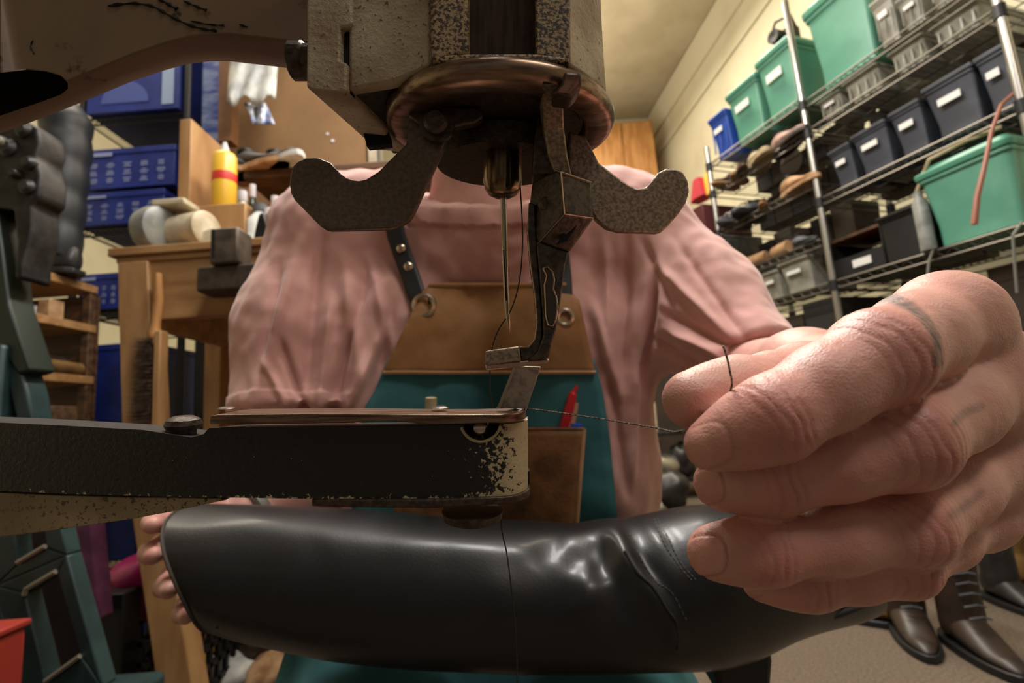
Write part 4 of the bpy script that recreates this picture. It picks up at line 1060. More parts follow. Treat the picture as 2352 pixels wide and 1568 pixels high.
# the other hand, holding the boot's shaft from behind and around its open end
H2 = Field(P(560, 1180, .5) - .14, P(330, 1300, .40) + .13, .0016)
p2 = np.full(H2.n, 1.0, np.float32)
hand2 = [[(462, 1188, .455, 30), (392, 1196, .44, 26), (352, 1200, .415, 22), (352, 1206, .392, 19)], [(452, 1235, .455, 32), (375, 1255, .438, 28), (347, 1268, .41, 24), (352, 1276, .385, 20)],
         [(462, 1290, .455, 30), (398, 1325, .438, 27), (378, 1345, .41, 23), (388, 1356, .388, 19)], [(482, 1345, .455, 27), (430, 1390, .44, 23), (418, 1408, .415, 20), (428, 1416, .395, 17)]]
for f in hand2:
    a = P(*f[0][:3]); H2.cone(a, WRB + (a - WRB) * .15, f[0][3] * f[0][2] / F * 1.05, .02, .016, out=p2)
H2.cone(WRB, WRB + (ELB - WRB) * .35, .027, .031, .016, out=p2)
t2 = p2.copy()
def chain2(js):
    f = np.full(H2.n, 1.0, np.float32)
    for i in range(len(js) - 1):
        a, b = js[i], js[i + 1]; H2.cone(P(*a[:3]), P(*b[:3]), a[3] * a[2] / F, b[3] * b[2] / F, .004, out=f)
    return f
for f in hand2: t2 = smin(t2, smin(p2, chain2(f), .006), .001)
t2 = smin(t2, smin(p2, chain2([(520, 1185, .45, 34), (470, 1166, .43, 28), (420, 1160, .41, 22)]), .008), .001)
H2.v = t2
v2, f2 = H2.mesh(); v2 = relax(v2, f2, 1, .4)
c2 = blend(np.tile(SKIN, (len(v2), 1)), SKIN_RED, .4 + .4 * vnoise(v2, 60))
del t2, p2
o1 = len(bv); o2 = o1 + len(v2)
allV = np.concatenate([bv, v2, hand_V]); allF = np.concatenate([bf, f2 + o1, hand_F + o2]); allC = np.concatenate([bc, c2, hand_C])
body = np_mesh('body', allV, allF, M_skin, person); set_col(body, allC)

# eyes and hair
for e in eyeq:
    eb = MB().ball(e + FWD * .004, .0115, 16).build('eye', mat('eye_white', rgb(226, 220, 212), .2), person, smooth=True)
    MB().lathe([(0, 0), (.0045, 0), (.0052, .001), (0, .001)], e - FWD * .0078, FWD, 20).build('iris', mat('brown_iris', rgb(60, 42, 28), .2), eb, smooth=True)
HR = Field(HEADC - .14, HEADC + .15, .004)
HR.cone(HEADC + UP * .045 + FWD * .03, HEADC - UP * .01 + FWD * .045, .083, .078, .03)
HR.carve(HEADC - FWD * .045, -FWD + UP * -.35, .01); HR.carve(HEADC - UP * .06, -UP, .01)
hv, hf = HR.mesh(); hn = normals(hv, hf); hv = hv + hn * (.004 * vnoise(hv * [1, 1, .35], 140))[:, None]
np_mesh('hair', hv, hf, mat('dark_brown_hair', rgb(58, 40, 28), .6, col2=rgb(38, 26, 18), scale=200), person)

# ---- trousers and shoes (below the frame)
T = Field(np.array([-.36, .22, .0]), np.array([.42, .95, .72]), .007)
for K, A, sx in ((KL, AL, -1), (KR, AR, 1)):
    T.cone(HIP + RIGHT * .085 * sx, K, .095, .070, .03); T.cone(K, A, .066, .052, .02)
T.cone(HIP - RIGHT * .07, HIP + RIGHT * .07, .115, .115, .03)
tv, tf = T.mesh(); np_mesh('trousers', tv, tf, mat('dark_trousers', rgb(44, 44, 50), .85), person)
for A, sx in ((AL, -1), (AR, 1)):
    mb = shoe_mb(.28, .105, .1); v_ = [np.array([p[1], -p[0], p[2]]) + [A[0], A[1] - .05, 0] for p in mb.v]
    MB().add(v_, mb.f).build('work_shoe', M_brownshoe, person, smooth=True, subsurf=1)
# stool
st = thing('stool', 'low wooden work stool under the seated person', 'stool', (float(HIP[0]), float(HIP[1]) + .03, 0))
sz = float(HIP[2]) - .132
MB().lathe([(0, 0), (.16, 0), (.165, -.01), (.16, -.03), (0, -.03)], (0, 0, sz), n=32).build('seat', M_wood, st, local=True, smooth=True, angle=40)
for k in range(4):
    a = math.pi / 4 + k * math.pi / 2
    MB().tube([(.11 * math.cos(a), .11 * math.sin(a), sz - .03), (.15 * math.cos(a), .15 * math.sin(a), 0)], .016, 10).build('leg', M_wood, st, local=True, smooth=True)

# ---- pink shirt
M_pink = mat('dusty_pink_cotton', rgb(216, 168, 160), .9, col2=rgb(204, 152, 144), scale=9, bump=.12, bscale=1400, sheen=.3)
S = Field(np.array([-.42, .36, .50]), np.array([.44, .86, 1.05]), .0042)
sh = .012
for sx, e in ((-1, .012), (1, .016)):
    S.cone(ch + RIGHT * .085 * sx - FWD * .002, ab + RIGHT * (.092 + e) * sx - FWD * .004, .090, .092, .05)
    S.cone(ab + RIGHT * (.092 + e) * sx, HIP + RIGHT * .10 * sx, .092, .110, .05)
    S.cone(ch + RIGHT * .16 * sx * .9 - FWD * .01 - UP * .02, ab + RIGHT * .15 * sx - FWD * .06 - UP * .03, .045, .030, .04)     # loose side folds
S.cone(PJ(800, 540, .60), PJ(1420, 530, .60), .052, .052, .05)
S.cone(PJ(1110, 500, .605), PJ(1110, 425, .61), .085, .060, .04)
S.cone(PJ(1110, 455, .615), PJ(820, 505, .61), .050, .050, .05); S.cone(PJ(1110, 455, .615), PJ(1400, 490, .61), .050, .050, .05)
ELs = PJ(668, 985, .535)
S.cone(PJ(735, 545, .605), PJ(690, 760, .57), .058, .060, .045); S.cone(PJ(690, 760, .57), ELs, .060, .064, .04)
S.cone(PJ(1490, 560, .60), PJ(1600, 700, .555), .058, .058, .045); S.cone(PJ(1600, 700, .555), PJ(1720, 850, .475), .058, .054, .04)
S.cone(PJ(1440, 760, .56), PJ(1420, 1120, .54), .030, .022, .04)                     # front edge of the loose shirt hanging beside the bib
S.cone(PJ(850, 740, .56), PJ(800, 980, .545), .034, .040, .04)
# open ends: neck and the two sleeves
nb = PJ(1108, 452, .60)
S.carve(nb, UP * .93 - FWD * .37, .006, .083)
ax = ELs - PJ(690, 760, .57); ax /= np.linalg.norm(ax); S.carve(PJ(640, 955, .54), ax, .003, .085)
ax = PJ(1720, 850, .475) - PJ(1600, 700, .555); ax /= np.linalg.norm(ax); S.carve(PJ(1730, 850, .47), ax, .003, .075)
sv, sf = S.mesh(); sv = relax(sv, sf, 2, .5)
sv, sf = subdivide(sv, sf)
sn = normals(sv, sf); q = proj(sv)
# folds: drawn as ridges running between two photo points, plus soft ripples
def ridge(q, a, b, wpx, amp):
    a, b = np.array(a, float), np.array(b, float); ab_ = b - a; L = np.linalg.norm(ab_)
    t = ((q[:, :2] - a) @ ab_) / L ** 2; dd = ((q[:, 0] - a[0]) * ab_[1] - (q[:, 1] - a[1]) * ab_[0]) / L
    fall = np.clip(np.minimum(t + .15, 1.15 - t) / .3, 0, 1)
    return amp * np.exp(-(dd / wpx) ** 2) * fall
dp = np.zeros(len(sv))
front = (sn @ -FWD > -.2)
for a, b, w_, am in [((690, 560), (590, 900), 16, .005), ((735, 560), (700, 930), 18, -.006), ((640, 620), (600, 860), 12, -.004), ((790, 600), (830, 900), 22, .006), ((840, 640), (760, 930), 16, -.007), ((880, 760), (800, 930), 16, .007), ((640, 780), (700, 940), 12, -.005), ((610, 830), (660, 935), 10, .004), ((900, 700), (870, 860), 14, -.005),
                     ((760, 700), (730, 940), 12, .005), ((800, 780), (775, 940), 10, -.005), ((850, 600), (900, 800), 14, .004),
                     ((1390, 560), (1400, 800), 18, .006), ((1440, 560), (1430, 860), 14, -.006), ((1500, 640), (1480, 880), 12, -.012), ((1520, 620), (1660, 760), 14, .006), ((1530, 720), (1690, 800), 12, -.005), ((1540, 760), (1700, 840), 12, .006), ((1500, 780), (1620, 860), 10, -.006), ((1560, 560), (1700, 760), 12, -.004), ((1480, 560), (1540, 700), 12, -.005),
                     ((1360, 700), (1420, 900), 14, .006), ((1400, 860), (1440, 1120), 12, -.006), ((1460, 840), (1450, 1100), 12, .005), ((1000, 560), (1060, 640), 30, .002), ((1180, 520), (1100, 640), 26, -.002)]:
    dp += ridge(q, a, b, w_ * .85, am * 1.35) * front
dp += .0030 * vnoise(sv * [1.6, 1, .7], 26) + .0016 * vnoise(sv * [1, 1, .8], 70, 4)
# crew neck band and sleeve hems
cn = np.abs((sv - nb) @ (UP * .93 - FWD * .37)); rad_ = np.linalg.norm(sv - nb, axis=1)
dp += .0035 * ((cn < .020) & (cn > .003) & (rad_ < .10)) - .003 * (np.abs(cn - .022) < .002) * (rad_ < .11)
s1 = (PJ(640, 955, .54) - sv) @ (lambda v: v / np.linalg.norm(v))(ELs - PJ(690, 760, .57)); dp += .0016 * ((s1 > 0) & (s1 < .013)) * (q[:, 0] < 800) * (q[:, 1] > 700)
sv = sv + sn * dp[:, None]
shirt = np_mesh('shirt', sv, sf, M_pink, person)

# ---- apron: cloth laid on the front of the shirt
SF = S
SK = Field(np.array([-.42, .18, .30]), np.array([.46, .88, .86]), .006)
for sx in (-1, 1):
    SK.cone(HIP + RIGHT * .085 * sx, (KL if sx < 0 else KR), .102, .080, .05); SK.cone(ab + RIGHT * .09 * sx, HIP + RIGHT * .10 * sx, .092, .110, .05)
SK.cone(HIP - RIGHT * .07, HIP + RIGHT * .07, .122, .122, .03)
def dfront(px, py, off, d0=.36, d1=.70, fld=None):
    d = (fld or SF).depth_hit(px, py, d0, d1, 120); return d - off
def drape(xl, xr, ys, off, nx=28, sm=3, d0=.36, fld=None):
    """cloth grid between pixel edges xl(y), xr(y), over rows ys"""
    xs = np.array([[xl(y) + (xr(y) - xl(y)) * i / nx for i in range(nx + 1)] for y in ys]); yy = np.array([[y] * (nx + 1) for y in ys], float)
    d = dfront(xs.ravel(), yy.ravel(), off, d0, .70, fld).reshape(xs.shape)
    if np.isnan(d).all(): d[:] = .54
    med = np.nanmedian(d); d = np.where(np.isnan(d), med, d)
    for _ in range(sm):
        p = np.pad(d, 1, mode='edge'); d = np.minimum(d, (p[:-2, 1:-1] + p[2:, 1:-1] + p[1:-1, :-2] + p[1:-1, 2:]) / 4)
    Vv = np.array([[P(xs[j, i], yy[j, i], d[j, i]) for i in range(nx + 1)] for j in range(len(ys))])
    return xs, yy, d, Vv
def grid_obj(name, Vv, m, parent, thick=.0022):
    r, c = Vv.shape[:2]; f = np.array([(j * c + i, (j + 1) * c + i, (j + 1) * c + i + 1, j * c + i + 1) for j in range(r - 1) for i in range(c - 1)])
    o = np_mesh(name, Vv.reshape(-1, 3), f, m, parent); md = o.modifiers.new('solid', 'SOLIDIFY'); md.thickness = thick; md.offset = 0
    return o
def ip(pts):
    a = np.array(pts, float); return lambda y: float(np.interp(y, a[:, 0], a[:, 1]))
M_bib = mat('brown_leather_bib', rgb(166, 120, 74), .6, col2=rgb(138, 98, 58), scale=16, bump=.2, bscale=500)
M_teal = mat('teal_apron_canvas', rgb(58, 114, 120), .85, col2=rgb(40, 90, 96), scale=14, bump=.25, bscale=1200)
M_pocket = mat('worn_brown_pocket_leather', rgb(146, 98, 58), .6, col2=rgb(92, 58, 32), scale=22, bump=.25, bscale=300)
ys = np.linspace(825, 1260, 30)
_, _, _, Vt = drape(ip([(825, 890), (900, 860), (940, 835), (1260, 800)]), ip([(825, 1365), (900, 1385), (1000, 1400), (1260, 1425)]), ys, .008)
apron = grid_obj('apron', Vt, M_teal, person)
ys = np.linspace(1240, 1640, 26)
_, _, _, Vs = drape(ip([(1240, 800), (1450, 670), (1640, 610)]), ip([(1240, 1430), (1640, 1640)]), ys, .016, 34, 5, .24, SK)
grid_obj('apron_skirt', Vs, M_teal, apron)
ys = np.linspace(655, 855, 18)
bl, br = ip([(655, 985), (680, 962), (720, 945), (855, 880)]), ip([(655, 1300), (690, 1330), (855, 1368)])
_, _, db_, Vb = drape(bl, br, ys, .014)
for j in range(Vb.shape[0]):
    for i in range(Vb.shape[1]):
        Vb[j, i] -= FWD * (.003 * math.sin(i * .55 + j * .2) * (j / 18) ** 1.0 + .0035 * math.exp(-((i - 17 + j * .15) / 2.0) ** 2) * (j > 6))
bib = grid_obj('bib', Vb, M_bib, apron)
mb = MB().tube([Vb[0, i] - FWD * .0005 for i in range(29)], .0028, 6); mb.build('top_hem', M_bib, bib, smooth=True)
mb = MB().tube([Vb[-1, i] - FWD * .0005 for i in range(29)], .0024, 6); mb.build('bottom_hem', mat('pale_hem_leather', rgb(170, 128, 88), .6), bib, smooth=True)
# pocket with its pale right edge
ys = np.linspace(985, 1240, 14)
_, _, dpk, Vp = drape(lambda y: 905.0 if y > 1150 else 1000.0, ip([(985, 1342), (1240, 1322)]), ys, .016, 20)
pk = grid_obj('pocket', Vp, M_pocket, apron)
MB().tube([Vp[j, -1] for j in range(14)], .0022, 6).build('pocket_edge', mat('pale_cut_leather', rgb(186, 142, 106), .7), pk, smooth=True)
MB().tube([Vp[0, i] for i in range(21)], .002, 6).build('pocket_hem', M_pocket, pk, smooth=True)
# straps with rivets, eyelets
M_strap = mat('black_strap_leather', rgb(36, 38, 42), .5)
def strap(pts, wpx, off):
    a = np.array(pts, float); d = dfront(a[:, 0], a[:, 1], off); d = np.where(np.isnan(d), np.nanmedian(d), d); d = np.minimum(d, np.minimum(np.roll(d, 1), np.roll(d, -1)) + .006)
    t = np.gradient(a, axis=0); t /= np.linalg.norm(t, axis=1)[:, None]; nrm = np.stack([-t[:, 1], t[:, 0]], 1)
    Vv = np.array([[P(*(a[j] + nrm[j] * wpx * k), d[j]) for k in (-1, -.5, 0, .5, 1)] for j in range(len(a))])
    return Vv, d
Vv, d = strap([(905, 440), (903, 500), (910, 540), (925, 585), (942, 630), (955, 670), (972, 706)], 21, .010)
sp_ = grid_obj('strap', Vv, M_strap, apron, .003)
for px, py in ((921, 570), (938, 612)):
    i = int(np.argmin(np.abs(np.array([500, 540, 585, 630]) - py))); dd = float(np.interp(py, [540, 585, 630], [d[2], d[3], d[4]]))
    MB().lathe([(0, -.003), (.003, -.0026), (.0048, -.001), (.0052, .0015), (0, .0015)], P(px, py, dd - .0015), FWD, 20).build('rivet', M_bright, sp_, smooth=True)
dd = float(dfront([972], [700], .018)[0])
if not dd == dd: dd = .53
def torus(c, ax, R_, r_, n=36):
    ax = ax / np.linalg.norm(ax); a = np.cross(ax, [0, 0, 1.]); a /= np.linalg.norm(a); b = np.cross(ax, a)
    return MB().tube([c + R_ * (a * math.cos(2 * math.pi * k / n) + b * math.sin(2 * math.pi * k / n)) for k in range(n + 1)], r_, 8)
torus(P(974, 700, dd), FWD, .0105, .0026).build('ring', mat('nickel_ring', rgb(206, 190, 168), .25, 1.0), apron, smooth=True)
Vv, d = strap([(1285, 520), (1290, 580), (1296, 640), (1299, 690), (1299, 730)], 17, .012); grid_obj('strap', Vv, M_strap, apron, .003)
dd = float(dfront([1298], [728], .018)[0]); dd = dd if dd == dd else .53
torus(P(1298, 728, dd), FWD, .0075, .0024).build('ring', mat('nickel_ring', None), apron, smooth=True)
# bracelet on the wrist over the boot
bx = (WRB - ELB); bx /= np.linalg.norm(bx)
torus(WRB + (ELB - WRB) * .04, bx, .031, .006, 40).build('bracelet', mat('grey_steel_band', rgb(150, 150, 148), .4, .6), person, smooth=True)
# pens standing in the pocket
dpp = float(dfront([1305], [1000], .0115)[0]); dpt = float(dfront([1318], [915], .0145)[0]); dpt = dpt if dpt == dpt else dpp
tag(MB().tube([P(1289, 1004, dpp + .004), P(1302, 960, (dpp + dpt) / 2 - .002), P(1316, 905, dpt), P(1318, 900, dpt), P(1326, 886, dpt)], [.0052, .0052, .0048, .0022, .0020], 12).build('pen', mat('red_pen_plastic', rgb(206, 40, 46), .35), smooth=True), 'red pen standing in the brown apron pocket', 'pen')
tag(MB().tube([P(1304, 1010, dpp), P(1314, 965, (dpp + dpt) / 2), P(1322, 925, dpt + .001)], [.004, .004, .0036], 12).build('pencil', mat('pale_pencil_wood', rgb(206, 150, 122), .5), smooth=True), 'pale pencil stub beside the red pen in the pocket', 'pencil')
tag(MB().tube([P(1316, 1010, dpp), P(1324, 972, (dpp + dpt) / 2)], [.0075, .0070], 12).build('marker', mat('blue_marker_plastic', rgb(56, 92, 206), .35), smooth=True), 'blue marker tip just showing above the pocket edge', 'marker')
tag(MB().lathe([(0, 0), (.0045, 0), (.0045, .012), (.003, .0125), (0, .0125)], P(990, 948, .40), UP, 14).build('cork', M_beige, smooth=True), 'small pale peg end standing behind the bronze plate', 'peg')
# ------------------------------------------------------------------ the black boot across the lap
BT = thing('tall_boot', 'long black leather boot held sideways under the machine arm', 'boot', P(1150, 1400, .40))
M_bootl = mat('glossy_black_leather', rgb(15, 17, 21), .43, coat=.2, col2=rgb(10, 11, 13), scale=30, bump=.08, bscale=700, spec=.5)
ST = [  # top x, y, bottom x, y, depth, half depth
 (408, 1160, 486, 1450, .385, .050), (470, 1161, 510, 1458, .385, .051), (640, 1163, 650, 1494, .385, .053), (800, 1172, 800, 1522, .383, .054), (950, 1182, 950, 1538, .38, .054),
 (1100, 1194, 1090, 1544, .378, .054), (1230, 1202, 1210, 1547, .375, .053), (1330, 1206, 1310, 1547, .372, .052), (1390, 1194, 1390, 1545, .37, .052), (1450, 1194, 1470, 1544, .368, .052),
 (1520, 1180, 1545, 1538, .366, .052), (1600, 1164, 1625, 1524, .366, .050), (1690, 1156, 1700, 1500, .37, .048), (1780, 1166, 1785, 1450, .378, .046), (1860, 1200, 1860, 1425, .388, .042), (1930, 1250, 1935, 1410, .398, .036), (1985, 1300, 1985, 1395, .405, .026), (2005, 1330, 2005, 1370, .408, .012)]
A_ = np.array(ST, float); A_[:, 3] -= np.interp(A_[:, 2], [480, 600, 1500, 1800], [30, 38, 34, 0]); A_[:, 1] += 8; A_[0, 2] += 46; A_[1, 2] += 40; A_[2, 2] += 14; keys = np.linspace(0, 1, len(ST)); NU, NV = 170, 72
uu = np.linspace(0, 1, NU); R_ = np.stack([np.interp(uu, keys, A_[:, i]) for i in range(6)], 1)
for _ in range(5): R_[1:-1] = (R_[:-2] + 2 * R_[1:-1] + R_[2:]) / 4
Vv = np.zeros((NU, NV, 3)); PX = np.zeros((NU, NV, 2))
for i in range(NU):
    xt, yt, xb, yb, d, hd_ = R_[i]
    for j in range(NV):
        a = 2 * math.pi * j / NV; c, s = math.cos(a), math.sin(a)
        v = .5 - .5 * c; f = abs(s) ** .86 * (1 if s > 0 else -1)
        # opening edge bows outwards on the near side
        bow = 44 * math.exp(-(i / 14.0) ** 2) * math.sin(math.pi * v) if s > 0 else 30 * math.exp(-(i / 14.0) ** 2) * math.sin(math.pi * v)
        dd = d - hd_ * f
        x, y = xt + (xb - xt) * v + bow, yt + (yb - yt) * v
        # silhouette lies at mid depth: keep real size when nearer
        k = d / dd
        X = P(x, y, d) - FWD * (d - dd)
        Vv[i, j] = X
V = Vv.reshape(-1, 3); Fq = np.array([(i * NV + j, i * NV + (j + 1) % NV, (i + 1) * NV + (j + 1) % NV, (i + 1) * NV + j) for i in range(NU - 1) for j in range(NV)])
N = normals(V, Fq)
ctr = Vv.mean(1).repeat(NV, 0)
if np.mean(np.sum((V - ctr) * N, 1)) < 0: Fq = Fq[:, ::-1]; N = -N
q = proj(V); dp = np.zeros(len(V)); fr = np.clip(N @ -FWD + .35, 0, 1)
for a, b, w_, am in [((520, 1190), (900, 1252), 20, .0025), ((900, 1250), (1180, 1262), 16, .0028), ((1180, 1262), (1250, 1290), 12, .003), ((1290, 1230), (1390, 1215), 18, .005), ((1230, 1290), (1290, 1240), 12, -.004),
                     ((1400, 1200), (1440, 1290), 14, .007), ((1440, 1290), (1530, 1390), 12, .006), ((1530, 1390), (1560, 1480), 12, .004), ((1385, 1240), (1375, 1330), 20, -.008), ((1470, 1280), (1560, 1400), 8, -.005),
                     ((1360, 1310), (1340, 1420), 26, .006), ((1420, 1330), (1440, 1440), 20, -.005), ((1100, 1330), (1200, 1420), 40, .0025), ((1480, 1200), (1530, 1260), 10, .003), ((1500, 1190), (1560, 1270), 7, -.0025), ((1300, 1280), (1340, 1290), 14, -.005), ((690, 1200), (740, 1280), 8, -.0012), ((730, 1215), (780, 1290), 8, .0012), ((880, 1245), (900, 1300), 6, -.001), ((1010, 1250), (1030, 1310), 7, -.001)]:
    dp += ridge(q, a, b, w_ * 1.5, am * .85) * fr
dp += .0010 * vnoise(V, 20, 2)
V = relax(V + N * dp[:, None], Fq, 5, .5)
shaft = np_mesh('shaft', V, Fq, M_bootl, BT)
md = shaft.modifiers.new('solid', 'SOLIDIFY'); md.thickness = .0025; md.offset = -1
G = V.reshape(NU, NV, 3); GN = N.reshape(NU, NV, 3)
mb = MB().tube([G[0, j] for j in list(range(NV)) + [0]], .0013, 6); mb.build('top_edge', mat('cut_leather_edge', rgb(58, 46, 40), .7), BT, smooth=True)
# seams: along the ankle and along the lower side
def seam(pts, off=.0004):
    out = []
    qq = proj(G.reshape(-1, 3)); fm = (GN.reshape(-1, 3) @ -FWD) > 0
    idx = np.where(fm)[0]
    for x, y in pts:
        k = idx[np.argmin((qq[idx, 0] - x) ** 2 + (qq[idx, 1] - y) ** 2)]; out.append(G.reshape(-1, 3)[k] + GN.reshape(-1, 3)[k] * off)
    return smoothpath(out, 5)
mb = MB()
mb.tube(seam([(1432, 1262), (1462, 1310), (1500, 1352), (1535, 1392), (1554, 1440), (1558, 1485)]), .0010, 6)
mb.build('ankle_seam', mat('seam_welt_leather', rgb(22, 22, 25), .5), BT, smooth=True)
for pts in ([(1450, 1225), (1470, 1275), (1505, 1325), (1545, 1365), (1575, 1420)], [(1500, 1195), (1520, 1240), (1552, 1290), (1590, 1330)], [(1512, 1190), (1532, 1235), (1564, 1285), (1602, 1325)]):
    sp__ = seam(pts); mb = MB()
    for i in range(0, len(sp__) - 1, 1): mb.tube([sp__[i], sp__[i] + (sp__[i + 1] - sp__[i]) * .6], .0004, 5)
    mb.build('stitching', M_greyshoe, BT, smooth=True)
mb = MB().tube(seam([(500, 1436), (600, 1460), (720, 1490), (830, 1512)]), .0007, 6); mb.build('side_seam', mat('seam_welt_leather', None), BT, smooth=True)
# sole and heel
mb = MB().slab([(1690, 1500), (1740, 1468), (1790, 1446), (1860, 1420), (1935, 1404), (1990, 1384), (2006, 1392), (1940, 1420), (1860, 1440), (1792, 1470), (1752, 1502), (1700, 1524)], FWD * .072, .345)
mb.build('sole', mat('black_rubber_sole', rgb(22, 21, 21), .6), BT, bevel=.002)
mb = MB().slab([(1640, 1528), (1700, 1512), (1752, 1490), (1774, 1474), (1778, 1520), (1772, 1600), (1660, 1620)], FWD * .060, .350); mb.build('heel', mat('black_rubber_sole', None), BT, bevel=.004)
# ------------------------------------------------------------------ the left side: bench, blue-box rack and the corner behind
# wooden bench
BYf = 1.2
def bp(px, py, y=BYf): return hity(px, py, y)
TZ = float(.5 * (bp(275, 575)[2] + bp(600, 547)[2]))
bx0 = float(bp(277, 575)[0]); bx1 = bx0 + .95; bdep = .55
bench = thing('workbench', 'wooden workbench with thick top and pale legs behind the pink sleeve', 'workbench', ((bx0 + bx1) / 2, BYf + bdep / 2, 0))
MB().box(((bx0 + bx1) / 2 - .006, BYf + bdep / 2, TZ - .011), (bx1 - bx0 + .03, bdep + .03, .022)).box(((bx0 + bx1) / 2, BYf + bdep / 2, TZ - .03), (bx1 - bx0 + .012, bdep + .012, .016)).build('top', M_woodh, bench, bevel=.003)
apz = .15
MB().box(((bx0 + bx1) / 2, BYf + .015, TZ - .038 - apz / 2), (bx1 - bx0, .03, apz)).build('front_apron', M_woodh, bench, bevel=.002)
MB().box((bx0 + .015, BYf + bdep / 2, TZ - .038 - apz / 2), (.03, bdep - .06, apz)).build('side_apron', M_woodh, bench, bevel=.002)
MB().box(((bx0 + bx1) / 2, BYf + bdep - .015, TZ - .038 - apz / 2), (bx1 - bx0, .03, apz)).build('rear_apron', M_woodh, bench, bevel=.002)
MB().box((bx1 - .015, BYf + bdep / 2, TZ - .038 - apz / 2), (.03, bdep - .06, apz)).build('side_apron', M_woodh, bench, bevel=.002)
def leg(path, w_=.075, d_=.06, y=BYf + .018):
    secs = []
    for x, z in path: secs.append([(x - w_ / 2, y - d_ / 2, z), (x + w_ / 2, y - d_ / 2, z), (x + w_ / 2, y + d_ / 2, z), (x - w_ / 2, y + d_ / 2, z)])
    return MB().loft(secs)
k1 = bp(325, 985); k2 = bp(350, 1190); k3 = bp(408, 1568); sl = (k3 - k2) / (k3[2] - k2[2])
foot_ = k2 + sl * (0.0 - k2[2])
leg([(bx0 + .04, TZ - .038), (k1[0], k1[2]), (k2[0], k2[2]), (foot_[0], 0)]).build('leg', M_wood, bench, bevel=.003)
lx = float(hity(495, 800, BYf + bdep - .05)[0])
leg([(lx, TZ - .038), (lx, 0)], .055, .055, BYf + bdep - .04).build('leg', M_wood, bench, bevel=.003)
for yy in (BYf + .018, BYf + bdep - .04): leg([(bx1 - .04, TZ - .038), (bx1 - .04, 0)], .07, .06, yy).build('leg', M_wood, bench, bevel=.003)
# brush hanging on the leg
yb = BYf - .02
br = thing('hand_brush', 'long dark bristle brush with pale wooden handle hanging on the bench leg', 'brush', hity(360, 640, yb))
h = [hity(x, y, yb) for x, y in ((362, 628), (364, 690), (358, 745), (354, 765), (362, 790))]
MB().tube(h, [.009, .0105, .010, .014, .011], 12).build('handle', M_orange_wood, br, smooth=True)
a = hity(368, 775, yb); b = hity(368, 968, yb)
MB().box((a + b) / 2, (.016, .03, float(a[2] - b[2]) + .03)).build('back', M_wood, br, bevel=.003)
mb = MB()
rnd = random.Random(3)
for i in range(900):
    z = b[2] + (a[2] - b[2]) * rnd.random(); y_ = yb - .016 + .032 * rnd.random(); L_ = .055 * (.85 + .25 * rnd.random())
    p0 = np.array([a[0] - .008, y_, z]); p1 = p0 + np.array([-L_, (rnd.random() - .5) * .014, (rnd.random() - .5) * .016])
    mb.add([p0 - [0, 0, .0009], p0 + [0, 0, .0009], p1 + [0, .0006, .0], p0 + [0, .0012, 0]], [(0, 1, 2), (1, 3, 2), (3, 0, 2)])
tag(mb.build('bristles', mat('dark_brown_bristle', rgb(58, 42, 34), .9, col2=rgb(92, 72, 56), scale=60), br), kind='stuff')
# bench grinder: grey motor drum and guard
def bt(px, y=BYf + .1): return np.array([float(hity(px, 560, y)[0]), y, TZ])
g = thing('bench_grinder', 'grey bench grinder with round wheel guard at the bench end', 'grinder', bt(388))
gc = bt(388) + [0, 0, .085]
MB().lathe([(0, -.03), (.05, -.03), (.064, -.024), (.068, 0), (.064, .022), (.05, .03), (0, .03)], gc + [-.03, 0, 0], (1, -.25, 0), 36).build('wheel_guard', M_grey_enamel, g, smooth=True, angle=40)
MB().lathe([(0, -.05), (.035, -.05), (.05, -.045), (.05, .05), (.04, .055), (0, .055)], gc + [.05, .02, 0], (1, -.25, 0), 28).build('motor', M_cream, g, smooth=True, angle=40)
MB().box(gc + [.01, .01, .072], (.09, .07, .018)).build('top_cap', M_cream, g, bevel=.004)
MB().box(bt(388) + [.01, .01, .016], (.12, .08, .032), taper=1.0).build('base', M_grey_enamel, g, bevel=.004)
MB().lathe([(0, 0), (.007, 0), (.007, .05), (0, .05)], gc + [.1, 0, -.015], (1, -.1, 0), 14).build('shaft', M_chrome, g, smooth=True)
# cream cast housing
c = thing('machine_housing', 'cream rounded machine housing between the grey grinder and the vise', 'housing', bt(495, BYf + .12))
p = bt(495, BYf + .12)
MB().loft([[p + np.array([x, y_, z]) for x, z in ((-.055, 0), (-.055, .045), (-.035, .072), (0, .082), (.035, .078), (.058, .06), (.064, .03), (.06, 0))] for y_ in (-.03, .05)]).build('shell', M_cream, c, bevel=.008, seg=3)
MB().lathe([(0, 0), (.014, 0), (.014, .01), (0, .01)], p + np.array([.035, -.032, .05]), (0, -1, 0), 18).build('knob', M_iron, c, smooth=True)
# vise on the front edge
v = thing('bench_vise', 'dark iron vise with square jaw block bolted to the bench front', 'vise', bp(512, 640, BYf - .04))
def bx(pxa, pya, pxb, pyb, y0, y1):
    a, b = hity(pxa, pya, y0), hity(pxb, pyb, y0)
    return MB().box(((a[0] + b[0]) / 2, (y0 + y1) / 2, (a[2] + b[2]) / 2), (abs(b[0] - a[0]), abs(y1 - y0), abs(a[2] - b[2])))
M_vise = mat('worn_vise_iron', rgb(96, 85, 74), .5, .4, col2=rgb(66, 58, 50), scale=25, bump=.2)
bx(482, 524, 546, 602, BYf - .085, BYf - .02).build('jaw_block', M_vise, v, bevel=.005)
bx(450, 612, 590, 660, BYf - .075, BYf - .005).build('clamp_body', mat('brown_black_iron', rgb(74, 60, 50), .55, .3, col2=rgb(52, 42, 36), scale=30, bump=.2), v, bevel=.006)
bx(500, 596, 540, 618, BYf - .07, BYf - .01).build('neck', M_iron, v, bevel=.003)
